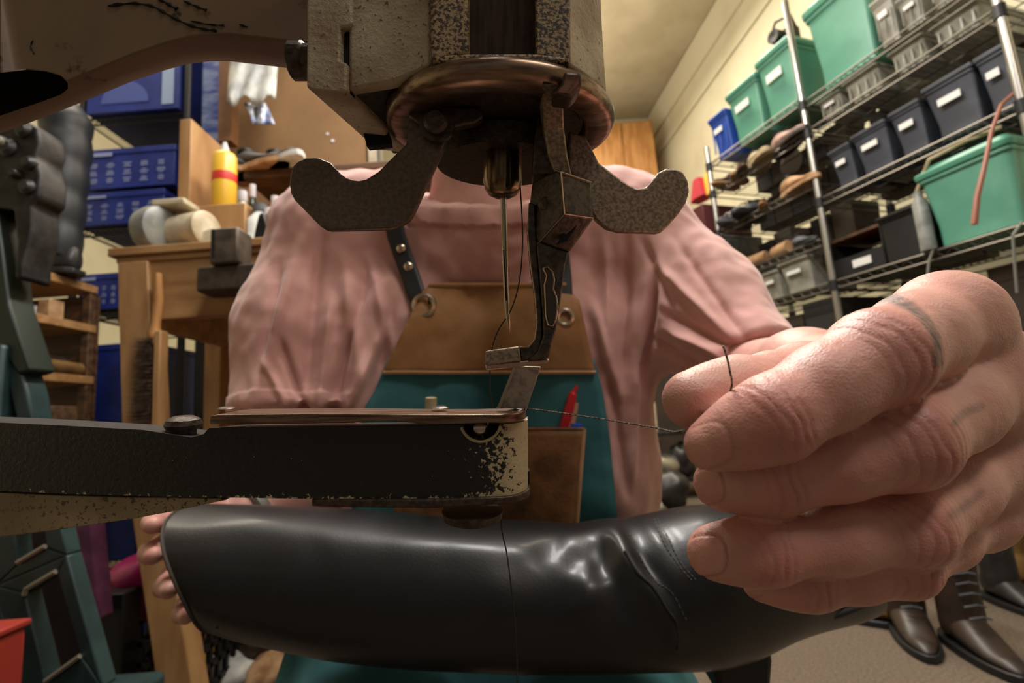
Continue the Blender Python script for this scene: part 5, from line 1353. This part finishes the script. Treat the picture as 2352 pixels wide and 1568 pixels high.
bx(486, 528, 492, 590, BYf - .0865, BYf - .08).build('jaw_slot', M_void, v)
# upright shelf board, bottles, pots on the bench
def onb(px, y): return np.array([float(hity(px, 540, y)[0]), y, TZ])
p = onb(474, BYf + .28); zt = float(hity(475, 320, BYf + .28)[2])
mb = MB().box(p + [0, .0, (zt - TZ) / 2], (.035, .22, zt - TZ)); tag(mb.build('shelf_upright', M_wood, bevel=.002), 'upright wooden board standing on the bench left of the yellow bottle', 'board')
yy = BYf + .2; p = onb(514, yy); zt = float(hity(514, 352, yy)[2]); zbz = float(hity(514, 486, yy)[2])
MBk = MB().box(p + [.01, .02, (zbz - TZ) / 2], (.16, .14, zbz - TZ)); tag(MBk.build('wood_block', M_wood, bevel=.003), 'wooden block on the bench under the yellow bottle', 'block')
bo = thing('glue_bottle', 'yellow bottle with red band and pale nozzle on the bench', 'bottle', p + [0, 0, zbz - TZ])
H_ = zt - zbz; pb = p + [0, 0, zbz - TZ]
MB().lathe([(0, 0), (.031, 0), (.033, .004), (.033, H_ * .92), (.028, H_ * .97), (.014, H_), (0, H_)], pb, n=28).build('body', M_yellow, bo, smooth=True, angle=50)
MB().lathe([(.0334, H_ * .48), (.0336, H_ * .485), (.0336, H_ * .62), (.0334, H_ * .625)], pb, n=28).build('red_band', M_redband, bo, smooth=True)
MB().lathe([(.013, H_), (.011, H_ + .012), (.005, H_ + .034), (0, H_ + .036)], pb, n=18).build('nozzle', M_paper, bo, smooth=True)
for px, top, w_, m_, nm, lb, ct in [(556, 440, .024, M_clear, 'glass_bottle', 'pale glass bottle right of the yellow bottle', 'bottle'), (596, 470, .034, M_paper, 'paint_tin', 'white tin on the bench close to the pink shoulder', 'tin'), (580, 425, .018, mat('dark_green_glass', rgb(24, 48, 34), .2), 'glass_bottle', 'dark green bottle above the white tin', 'bottle'), (632, 452, .022, mat('blue_white_tin', rgb(110, 124, 160), .4), 'paint_tin', 'bluish tin close behind the pink shoulder', 'tin'), (620, 480, .03, mat('brick_red_jar', rgb(140, 56, 36), .5), 'jar', 'brick red jar between the white tin and the pink shoulder', 'jar')]:
    yy = BYf + (.18 if px != 580 else .3) + (.1 if px in (632,) else 0); p = onb(px, yy); zt = float(hity(px, top, yy)[2]); hh = zt - TZ
    t = thing(nm, lb, ct, p)
    MB().lathe([(0, 0), (w_, 0), (w_, hh * .72), (w_ * .5, hh * .82), (w_ * .45, hh * .88), (0, hh * .88)], p, n=20).build('body', m_, t, smooth=True, angle=45)
    MB().lathe([(w_ * .5, hh * .86), (w_ * .55, hh * .87), (w_ * .55, hh), (0, hh)], p, n=16).build('cap', M_white if m_ is not M_paper else M_greyshoe, t, smooth=True, angle=40)
t = thing('hand_plane', 'dark lever tool standing at the bench edge by the pink shoulder', 'tool', onb(606, BYf + .03))
p = onb(606, BYf + .03)
MB().loft([[p + np.array([x, y_, z]) for x, z in ((-.022, 0), (-.018, .03), (-.008, .075), (.004, .08), (.012, .05), (.024, 0))] for y_ in (-.012, .012)]).build('body', M_iron, t, bevel=.003)
# shelf above with shoes
ys_ = BYf + .34
sa, sb = hity(592, 402, ys_), hity(700, 372, ys_)
szz = float((sa[2] + sb[2]) / 2) - .012
MB_ = MB().box(((sa[0] + .35), ys_ + .12, szz), (.8, .24, .03)); shf = tag(MB_.build('wall_shelf', M_wood_dark, bevel=.006), 'short wooden shelf above the bench holding dark shoes', 'shelf')
shelf_top = szz + .015
for px, rz, m_, lb, s in [(548, .2, M_blackshoe, 'black shoe on its own at the left end of the short shelf', .75), (610, -.5, M_blackshoe, 'black shoe with pale sole in the middle of the short shelf', .8), (660, -.8, M_brownshoe, 'dark brown shoe at the right end of the short shelf', .8)]:
    p = hity(px, 380, ys_ + .1)
    shoe('shoe', lb, 'shoe', (float(p[0]) + .02, ys_ + .03, shelf_top), rz, m_, M_tan if px != 660 else M_paper, 'shoes above the bench', s=s * 1.25)
# post that carries the shelf, panel behind, hanging white sheet
pz_ = hity(515, 300, BYf + .52)
mb = MB().box((float(pz_[0]) + .01, BYf + .53, (TZ + 2.5) / 2), (.05, .05, 2.5 - TZ + .0)); mb.v = [(x, y, z + (TZ) / 2) for x, y, z in mb.v]
tag(mb.build('shelf_post', mat('brown_post_wood', rgb(138, 92, 50), .6, col2=rgb(104, 66, 34), scale=6), bevel=.002), 'tall brown wooden post behind the hanging white sheet', 'post')
pa = hity(505, 200, BYf + .58); pb_ = hity(838, 300, BYf + .58)
mb = MB().box(((pa[0] + pb_[0]) / 2, BYf + .60, 1.3), (float(pb_[0] - pa[0]), .03, 2.6)); tag(mb.build('partition', M_panel), 'brown board partition standing behind the bench', 'partition', kind='structure')
e = hity(848, 365, BYf + .57)
tag(MB().box((float(e[0]) + .012, BYf + .6, 1.3), (.03, .05, 2.6)).build('trim_3', M_cream), kind='structure')
tag(MB().box((float(e[0]) + .034, BYf + .6, 1.3), (.012, .04, 2.6)).build('trim_4', M_chrome), kind='structure')
for px, py, r_ in ((752, 308, .006), (764, 324, .007)):
    q_ = hity(px, py, BYf + .585); tag(MB().lathe([(0, 0), (r_, 0), (r_ * .8, .003), (0, .004)], q_, (0, -1, 0), 14).build('push_pin', M_white, smooth=True), 'pale pin head in the brown partition, %s one of two' % ('upper' if py < 315 else 'lower'), 'pin', 'pins in the partition')
ysh = BYf + .42
pts = [(540, 148), (640, 160), (643, 205), (636, 226), (610, 238), (575, 232), (548, 246), (522, 243), (528, 222), (520, 216), (532, 180)]
mb = MB(); n_ = 14; rows_ = []
for k in range(9):
    t_ = k / 8; y_ = 120 + (232 - 120) * t_ + 0
    rows_.append([hity(530 + (640 - 530) * i / n_ - 8 * t_, y_ + (14 * math.sin(i * .9) if k == 8 else 0), ysh + .012 * math.sin(i * 1.3 + k * .5)) for i in range(n_ + 1)])
o = grid_obj('cloth_sheet', np.array(rows_), M_paper, None, .002); tag(o, 'white crumpled sheet hanging in front of the brown partition', 'sheet')
tag(MB().tube([hity(505, 118, ysh), hity(660, 122, ysh), hity(660, 122, BYf + .6)], .005, 8).build('hanging_rod', M_iron, smooth=True), 'thin rod from the partition that carries the white sheet', 'rod')
mb = MB(); rows_ = [[hity(560 + 50 * i / 8 + 22 * k / 6, 236 + 50 * k / 6, ysh + .03 + .012 * math.sin(i * 1.7 + k)) for i in range(9)] for k in range(7)]
o = grid_obj('plastic_bag', np.array(rows_), mat('blue_white_film', rgb(120, 136, 196), .3, col2=rgb(206, 212, 226), scale=30), None, .002); tag(o, 'blue and white plastic bag hanging under the white sheet', 'bag')

# black wire rack with blue boxes
LY = 1.95
def lp(px, py, y=LY): return hity(px, py, y)
xa, xb_ = float(lp(171, 600)[0]), float(lp(422, 560)[0])
xb_ += .0
lr = thing('wire_rack', 'black wire rack stacked with blue boxes behind the bench', 'rack', ((xa + xb_) / 2, LY + .22, 0))
RT = 2.75; ld = .45
for x in (xa, xb_):
    for y_ in (LY, LY + ld): MB().tube([(x, y_, 0), (x, y_, RT)], .014, 12).build('post', M_blackwire, lr, smooth=True)
LS = [.28, float(lp(300, 712)[2]), float(lp(250, 525)[2]), float(lp(300, 268)[2])]
for z in LS:
    mb = MB()
    for y_ in (LY, LY + ld):
        for dz in (0, -.03): mb.tube([(xa, y_, z + dz), (xb_, y_, z + dz)], .004, 6)
    for x in (xa, xb_): mb.tube([(x, LY, z), (x, LY + ld, z)], .004, 6)
    for i in range(1, 24): x = xa + (xb_ - xa) * i / 24; mb.tube([(x, LY, z), (x, LY + ld, z)], .0016, 4)
    mb.tube([(xa + (xb_ - xa) * i / 40, LY, z - (.028 if i % 2 else .002)) for i in range(41)], .002, 4)
    mb.build('shelf', M_blackwire, lr, smooth=True)
def blue_box(lbl, px0, px1, pyt, z0, y0=LY - .03, dep=.34, marks=True, m=M_blue, top=None):
    a, b = lp(px0, pyt, y0), lp(px1, pyt, y0); zt = float(.5 * (a[2] + b[2])) if top is None else top
    h = zt - z0; x0, x1 = float(a[0]), float(b[0]); w_ = x1 - x0
    t = thing('blue_box', lbl, 'box', ((x0 + x1) / 2, y0 + dep / 2, z0), 0, 'blue boxes on the black rack')
    MB().box((0, 0, h * .5), (w_, dep, h)).build('carton', m, t, local=True, bevel=.003)
    MB().box((0, 0, h - .012), (w_ + .008, dep + .008, .024)).build('lid', m, t, local=True, bevel=.002)
    if marks:
        mb = MB(); rn = random.Random(px0 + pyt)
        for i in range(5):
            for j in range(3):
                cx_, cz = w_ * (-.36 + .18 * i), h * (.2 + .19 * j); n_ = 3
                for k in range(3): mb.box((cx_, -dep / 2 - .0015, cz + h * .05 - k * h * .045), (w_ * (.05 + .05 * rn.random()), .001, h * .022))
        mb.box((-w_ * .3, -dep / 2 - .0055, h * .86), (w_ * .28, .001, h * .09)); mb.build('printed_lettering', M_print, t, local=True)
    return t
top1 = LS[3] + .004
blue_box('large blue box with a pale arch on the top shelf of the black rack', 205, 412, 140, top1, marks=False, top=LS[3] + .36)
a = lp(205, 270, LY - .03); 
arch = MB().prism([(float(lp(300, 240)[0]) + .1 * math.cos(rad(k)), LY - .0325, top1 + .04 + .1 * math.sin(rad(k))) for k in range(0, 181, 12)], (0, .001, 0))
bpar = bpy.data.objects['blue_box']; arch.build('pale_arch', mat('faded_blue_print', rgb(70, 88, 160), .6), bpar)
MB().box((float(lp(398, 200)[0]), LY - .0325, top1 + .17), (.05, .001, .3)).build('pale_stripe', mat('pale_stripe_print', rgb(150, 170, 205), .5), bpar)
zA = float(lp(290, 428)[2]); hA = float(lp(200, 350)[2]) - zA
b2 = blue_box('blue printed box, lower one of the pair on the middle shelf', 180, 376, 440, LS[2] + .004)
zz2 = float(.5 * (lp(180, 440)[2] + lp(376, 440)[2]))
b3 = blue_box('blue printed box stacked on top of the other on the middle shelf', 188, 402, 340, zz2 + .006, y0=LY - .02)
blue_box('blue printed box alone on the low shelf beside the bench leg', 183, 300, 628, LS[1] + .004)
blue_box('plain dark blue box below the low shelf, left of the bench leg', 183, 330, 790, LS[0] + .004, y0=LY - .02, marks=False, m=mat('plain_blue_card', rgb(16, 40, 120), .6, col2=rgb(12, 30, 98), scale=20))
# film wrapped stack right of the rack
p0, p1 = hity(452, 160, LY + .05), hity(505, 160, LY + .05)
zb_ = LS[3] - .25
MBw = MB().box(((p0[0] + p1[0]) / 2 + .04, LY + .2, 1.32 + .65), (float(p1[0] - p0[0]) + .02, .32, 1.3))
tag(MBw.build('wrapped_carton', mat('film_wrapped_blue', rgb(66, 86, 160), .25, col2=rgb(140, 156, 200), scale=9, stretch=(1, 1, 3)), bevel=.006), 'tall blue carton in shiny film between the black rack and the brown post', 'carton')
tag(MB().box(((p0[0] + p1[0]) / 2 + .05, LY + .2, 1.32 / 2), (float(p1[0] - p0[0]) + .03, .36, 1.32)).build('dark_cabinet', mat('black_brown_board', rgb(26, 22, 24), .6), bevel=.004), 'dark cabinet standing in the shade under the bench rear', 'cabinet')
for px, lb in ((430, 'blue carton deep under the bench, beside the rear leg'), (556, 'blue carton under the bench right of the rear leg')):
    p = hity(px, 900, BYf + .74); tag(MB().box((float(p[0]) + .05, BYf + .62, .35), (.15, .14, .7)).build('blue_carton', M_blue, bevel=.003), lb, 'carton', 'cartons under the bench')

# tall quilted black boot on a wood shelf by the rack
qy = 1.75
q0 = hity(60, 640, qy)
wz = float(q0[2])
t = thing('quilted_boot', 'tall black quilted boot standing on the wooden side shelf left of the rack', 'boot', (float(hity(140, 600, qy)[0]), qy, wz))
prof = []
ztop = float(hity(150, 245, qy)[2])
cxq = float(hity(142, 450, qy)[0])
n_ = 5
for k in range(n_ * 6 + 1):
    u = k / (n_ * 6); z = .07 + (ztop - wz - .07) * u
    prof.append((.062 + .022 * u * (1 - .45 * max(0, u - .7) / .3) + .007 * abs(math.sin(math.pi * u * n_)) - .03 * max(0, u - .9) / .1, z))
MB().lathe([(0, prof[0][1])] + prof + [(0, prof[-1][1])], (cxq, qy, wz), n=24).build('shaft', mat('black_quilted_nylon', rgb(30, 33, 38), .5, bump=.2, scale=60), t, smooth=True)
mb = shoe_mb(.27, .11, .1); mb.v = [(-x + cxq - .055, y + qy, z + wz) for x, y, z in mb.v]; mb.build('foot', M_blackshoe, t, smooth=True, subsurf=1)
mb = sole_mb(.28, .11, .02); mb.v = [(-x + cxq - .055, y + qy, z + wz) for x, y, z in mb.v]; mb.build('sole', M_black, t, bevel=.003)
MB().lathe([(0, 0), (.008, 0), (.008, .004), (0, .005)], np.array([cxq - .02, qy - .066, wz + .1]), (0, -1, 0), 12).build('snap', M_chrome, t, smooth=True)
xs0, xs1 = float(hity(-60, 700, qy)[0]), float(hity(150, 700, qy)[0])
us = thing('side_shelf', 'dark wooden side shelves at the far left holding boots and scraps', 'shelf', ((xs0 + xs1) / 2, qy + .1, 0))
for py in (650, 745, 870):
    z = wz - .02 if py == 650 else float(hity(100, py, qy)[2])
    MB().box(((xs0 + xs1) / 2, qy - .01, z), (xs1 - xs0, .30, .03)).build('board', M_woodh, us, bevel=.003)
for x in (xs0, xs1 - .02):
    for y_ in (qy - .145, qy + .125): MB().box((x, y_, wz / 2 - .01), (.03, .03, wz - .02)).build('upright', M_wood_dark, us, bevel=.002)
MB().box(((xs0 + xs1) / 2, qy + .145, wz / 2 - .02), (xs1 - xs0, .012, wz - .04)).build('back', M_wood_dark, us)
zs1 = float(hity(100, 870, qy)[2]) + .016; zs0 = float(hity(100, 745, qy)[2]) + .016
for px, z, s, m_, nm, lb, ct in [(75, zs0, (.05, .05, .05), M_label, 'parts_box', 'small pale box on the upper side shelf', 'box'), (112, zs0, (.04, .06, .07), M_tan, 'parts_box', 'small tan box on the upper side shelf', 'box'), (30, zs0, (.04, .05, .05), M_red, 'parts_box', 'small red box on the upper side shelf', 'box'),
                             (80, zs1, (.1, .1, .085), M_brownshoe, 'leather_roll', 'dark brown leather roll on the lower side shelf', 'leather'), (128, zs1, (.06, .1, .075), M_ochre, 'leather_roll', 'ochre leather roll on the lower side shelf', 'leather'), (20, zs1, (.06, .1, .07), M_greyshoe, 'leather_roll', 'grey leather roll on the lower side shelf', 'leather')]:
    p = hity(px, 800, qy); mb = MB()
    if nm == 'parts_box': mb.box((float(p[0]), qy, z + s[2] / 2), s); o = mb.build(nm, m_, bevel=.003)
    else: mb.lathe([(0, -s[1]), (s[0] * .38, -s[1]), (s[0] * .42, 0), (s[0] * .38, s[1]), (0, s[1])], (float(p[0]), qy, z + s[0] * .42), (0, 1, 0), 14); o = mb.build(nm, m_, smooth=True)
    tag(o, lb, ct, 'things on the side shelves')
zz_ = wz - .4
p = hity(118, 940, qy - .08); 
tag(MB().box((float(p[0]), qy - .12, .42), (.16, .1, .84)).build('wood_crate', M_wood_dark, bevel=.004), 'low dark wooden crate under the side shelves', 'crate')

# dark iron stitching machine at the far left
iy = 1.0
def ipt(px, py): return hity(px, py, iy)
im = thing('iron_machine', 'dark cast iron machine head on a green column at the far left', 'machine', (float(ipt(10, 900)[0]), iy, 0))
def isl(pts, th, y0): return MB().prism([hity(x, y, y0) for x, y in pts], (0, th, 0))
isl([(-60, 290), (20, 262), (60, 275), (85, 292), (90, 330), (80, 360), (92, 400), (88, 450), (70, 470), (72, 520), (64, 560), (52, 600), (50, 640), (30, 640), (36, 560), (28, 480), (-60, 470)], .07, iy).build('head', M_iron, im, bevel=.008, seg=3)
for px, py, r_ in ((55, 300, .018), (68, 375, .016), (64, 430, .017), (20, 340, .02), (38, 400, .012)):
    MB().lathe([(0, -.012), (r_ * .6, -.012), (r_, -.004), (r_, .004), (0, .004)], ipt(px, py), (0, 1, 0), 20).build('bolt', M_blackshoe, im, smooth=True)
MB().lathe([(0, 0), (.012, 0), (.016, .004), (.012, .02), (0, .02)], ipt(10, 332), (0, -1, 0), 18).build('chrome_knob', M_chrome, im, smooth=True)
isl([(-90, 470), (-10, 470), (12, 640), (20, 700), (70, 850), (40, 860), (0, 800), (-90, 800)], .06, iy + .005).build('green_frame', mat('dark_green_enamel', rgb(22, 34, 26), .45), im, bevel=.006)
gx = float(ipt(-30, 800)[0]); gz = float(ipt(0, 790)[2])
MB().box((gx - .02, iy + .035, gz / 2), (.12, .09, gz)).build('column', M_teal_iron, im, bevel=.01)
isl([(10, 800), (40, 830), (62, 900), (78, 985), (40, 985), (20, 900)], .05, iy + .01).build('curved_foot', M_teal_iron, im, bevel=.006)

# teal cast iron stand, lower left
ty = .84
def tp(px, py): return hity(px, py, ty)
ts = thing('iron_stand', 'teal cast iron machine stand with two framed windows at lower left', 'stand', (float(tp(110, 1568)[0]), ty + .05, 0))
outer = [(-40, 1180), (120, 1180), (150, 1260), (175, 1340), (200, 1440), (232, 1600), (240, 1760), (-40, 1760)]
def quad_frame(A, B, wid):
    """frame bars round the quad A with the opening B"""
    mb = MB(); n = len(A)
    for i in range(n):
        j = (i + 1) % n; mb.prism([tp(*A[i]), tp(*A[j]), tp(*B[j]), tp(*B[i])], (0, wid, 0))
    return mb
quad_frame([(-60, 1150), (125, 1150), (152, 1275), (-10, 1345)], [(30, 1200), (98, 1200), (106, 1258), (40, 1296)], .03).build('upper_frame', M_teal_iron, ts, bevel=.003)
quad_frame([(-10, 1345), (152, 1275), (236, 1580), (70, 1690)], [(56, 1362), (130, 1318), (186, 1508), (106, 1566)], .03).build('lower_frame', M_teal_iron, ts, bevel=.003)
fz = tp(150, 1640)
MB().prism([tp(-120, 1150), tp(-60, 1150), tp(-10, 1345), tp(70, 1690), tp(-20, 1800), tp(-120, 1800)], (0, .04, 0)).build('side_plate', M_teal_iron, ts, bevel=.004)
a_ = tp(150, 1690); MB().box((float(a_[0]), ty + .05, float(a_[2]) / 2 + .02), (.16, .12, float(a_[2]) + .04)).build('foot', M_teal_iron, ts, bevel=.01)
M_rim = mat('bare_iron_rim', rgb(128, 122, 108), .5, .3)
for k, pts in enumerate([[(40, 1292), (104, 1254)], [(104, 1564), (184, 1506)], [(56, 1366), (60, 1352), (128, 1312)]]):
    MB().tube([hity(x, y, ty - .003) for x, y in pts], .004, 6).build('bare_rim', M_rim, ts, smooth=True)
mb = MB().prism([hity(x, y, ty + .09) for x, y in [(10, 1180), (110, 1180), (200, 1520), (100, 1600)]], (0, .01, 0)); mb.build('back_plate', mat('dark_red_brown', rgb(40, 22, 18), .8), ts)
# red tool box corner
rb = thing('tool_box', 'red metal box corner with bare edge at the bottom left', 'box', P(0, 1560, .62))
c_ = [P(*q) for q in ((-260, 1400, .66), (66, 1452, .66), (52, 1462, .60), (-280, 1540, .56))]
zt_ = .5 * (c_[1][2] + c_[2][2])
zt_ -= .012; xr = c_[1][0] - .04; yf, yk = c_[2][1], c_[1][1] + .04
MB().box((xr - .15, (yf + yk) / 2, zt_ - .05), (.30, yk - yf, .10)).build('body', M_red, rb, bevel=.006)
MB().box((xr - .15, (yf + yk) / 2, zt_ + .004), (.306, yk - yf + .008, .010)).build('lid', M_red, rb, bevel=.003)
MB().box((xr - .15, yf - .005, zt_ - .004), (.306, .004, .006)).build('bare_edge', M_rim, rb)
tag(MB().box((xr - .16, (yf + yk) / 2, (zt_ - .10) / 2), (.24, yk - yf - .02, zt_ - .10)).build('box_stand', M_iron, bevel=.004), 'dark stand carrying the red metal box', 'stand')

# clutter on the floor at the left
def fl(px, py, z=0.0): return hitz(px, py, z)
def lump(name, lbl, cat, c, r, m, seed=1, group=None, amp=.25, n=26):
    mb = MB().ball((0, 0, 0), r, n); V_ = np.array(mb.v)
    k = 1 + amp * vnoise(V_ / max(r), 1.6, seed) + amp * .5 * vnoise(V_ / max(r), 4.0, seed)
    V_ = V_ * k[:, None]; V_[:, 2] -= V_[:, 2].min(); mb.v = [tuple(p + np.asarray(c)) for p in V_]
    return tag(mb.build(name, m, smooth=True, angle=0), lbl, cat, group)
cr_c = fl(310, 1545)
cy0 = float(cr_c[1])
crz = .22
cr = thing('milk_crate', 'black plastic lattice crate on the floor left of the bench leg', 'crate', (float(hity(318, 1470, 1.32)[0]), 1.45, 0))
px_ = float(hity(318, 1470, 1.32)[0])
mb = MB().box((px_, 1.45, .01), (.24, .24, .02))
for sx, sy in ((-1, 0), (1, 0), (0, -1), (0, 1)):
    for k in range(7):
        t_ = -.11 + .22 * k / 6; mb.box((px_ + sx * .12 + (t_ if sy else 0), 1.45 + sy * .12 + (t_ if sx else 0), crz / 2), (.012, .012, crz))
    for k in range(5): mb.box((px_ + sx * .12, 1.45 + sy * .12, .02 + (crz - .03) * k / 4), (.012 if sx else .25, .012 if sy else .25, .014))
mb.build('lattice', M_black, cr)
lump('plastic_bag', 'shiny magenta plastic bag lying on the black crate', 'bag', (px_ - .03, 1.44, crz), (.115, .09, .09), M_magenta, 4, amp=.35)
pk_ = hity(178, 1300, 1.25)
tag(MB().loft([[np.array([float(pk_[0]) + x * (1 - .2 * k), 1.25 + .02 * k, .30 + .17 * (1 - k) * 1.6 + .0]) + [.03 * k, y_, 0] for x, y_ in ((-.035, -.02), (.035, -.02), (.04, .02), (-.04, .02))] for k in (0, .3, .6, 1)]).build('plum_cloth', mat('plum_cloth', rgb(112, 56, 92), .8, col2=rgb(84, 40, 70), scale=20), bevel=.004), 'plum cloth hanging behind the teal stand', 'cloth')
tag(MB().box((float(pk_[0]) + .01, 1.33, .17), (.13, .06, .34)).build('dark_carton', M_black, bevel=.004), 'black carton between the teal stand and the crate', 'carton')
tag(MB().tube(smoothpath([fl(205, 1500) + [0, 0, .01], fl(235, 1480) + [0, 0, .012], fl(242, 1530) + [0, 0, .01], fl(230, 1580) + [0, 0, .01], fl(190, 1640) + [0, 0, .01]]), .006, 8).build('power_cable', M_greycord, smooth=True), 'grey cable lying on the floor beside the teal stand', 'cable')
for k, (px, py, r_, m_, nm, lb) in enumerate([(520, 1560, .06, M_paper, 'paper_scrap', 'white crumpled paper on the floor left of the apron'), (600, 1520, .08, M_brownshoe, 'leather_scrap', 'brown leather scrap heap behind the white crumpled paper'), (640, 1490, .05, M_paper, 'paper_scrap', 'pale crumpled paper close under the boot'), (560, 1505, .055, M_tan, 'leather_scrap', 'tan leather scrap behind the white crumpled paper'), (480, 1520, .05, M_ochre, 'leather_scrap', 'ochre scrap between the bench leg and the white paper'), (625, 1560, .06, M_tan, 'leather_scrap', 'tan scrap beside the teal apron edge')]):
    lump(nm, lb, 'scrap', fl(px, py, .03) * [1, 1, 0], (r_ * 1.2, r_, r_ * .7), m_, k + 2, 'scraps on the floor', .4)
a_, b_ = fl(462, 1520, .1), fl(500, 1470, .1)
sd = thing('screwdriver', 'yellow and black handled screwdriver lying on the scraps by the bench leg', 'screwdriver', (a_ + b_) / 2)
MB().tube([a_, a_ + (b_ - a_) * .1, a_ + (b_ - a_) * .9, b_], [.006, .011, .011, .008], 12).build('handle', M_yellow, sd, smooth=True)
MB().tube([b_, b_ + (b_ - a_) * .35], .009, 10).build('ferrule', M_black, sd, smooth=True)
tag(MB().box(((a_ + b_) / 2 * [1, 1, 0] + [0.0, 0.02, .042]), (.10, .12, .084)).build('scrap_box', M_black, bevel=.004), 'shallow black box on the floor under the screwdriver', 'box')

# floor clutter at the far end of the aisle, seen between shirt and hand
for px, pyb, pyt, r_, m_, nm, lb, ct in [(1502, 985, 922, .035, M_cream, 'spray_can', 'cream spray can standing far down the aisle', 'can'), (1500, 912, 884, .03, M_greyshoe, 'spray_can', 'grey can on the far low cabinet above the cream can', 'can')]:
    pass
yA = 3.9
pl_ = hity(1500, 985, yA); tz_ = float(pl_[2])
fc = thing('tool_trolley', 'dark tool trolley far down the aisle between shirt and hand', 'trolley', (float(pl_[0]) + .15, yA + .1, 0))
MB().box((float(pl_[0]) + .15, yA + .15, tz_ - .04), (.62, .4, .03)).build('tray', M_iron, fc, bevel=.004)
MB().box((float(pl_[0]) + .15, yA + .15, .14), (.62, .4, .03)).build('tray', M_iron, fc, bevel=.004)
for sx in (-1, 1):
    for sy in (-1, 1): MB().tube([(float(pl_[0]) + .15 + sx * .29, yA + .15 + sy * .18, 0), (float(pl_[0]) + .15 + sx * .29, yA + .15 + sy * .18, tz_)], .014, 8).build('leg', M_iron, fc, smooth=True)
zt0 = tz_ - .024
hcan = float(hity(1500, 925, yA)[2]) - zt0
t = thing('spray_can', 'cream spray can with dark cap on the far tool trolley', 'can', (float(pl_[0]), yA + .02, zt0))
MB().lathe([(0, 0), (.042, 0), (.042, hcan), (.03, hcan + .02), (0, hcan + .02)], (float(pl_[0]), yA + .02, zt0), n=18).build('body', M_cream, t, smooth=True, angle=40)
MB().lathe([(0, 0), (.03, 0), (.03, .09), (0, .09)], (float(pl_[0]), yA + .02, zt0 + hcan + .02), n=16).build('cap', M_greyshoe, t, smooth=True, angle=40)
lump('metal_bowl', 'bright round metal bowl on the lower tray of the far trolley', 'bowl', (float(hity(1520, 1050, yA)[0]), yA, .16), (.13, .1, .09), M_chrome, 2, amp=.12)
lump('cloth_bundle', 'black cloth bundle on the lower tray of the far trolley', 'cloth', (float(hity(1570, 1080, yA)[0]), yA + .04, .16), (.1, .1, .12), M_blackshoe, 3)
lump('wood_offcut', 'pale wood offcut on the floor beside the far trolley', 'offcut', hitz(1480, 1110, 0) * .93, (.07, .06, .08), M_tan, 6, amp=.15)
lump('cloth_bundle', 'dark cloth bundle on the floor before the far trolley', 'cloth', hitz(1548, 1175, 0), (.13, .1, .12), M_blackshoe, 8)
p = hitz(1478, 1188, 0); lump('paper_scrap', 'white crumpled paper on the floor behind the boot, near the aisle', 'scrap', p, (.13, .09, .06), M_paper, 9, 'scraps on the floor', .3)
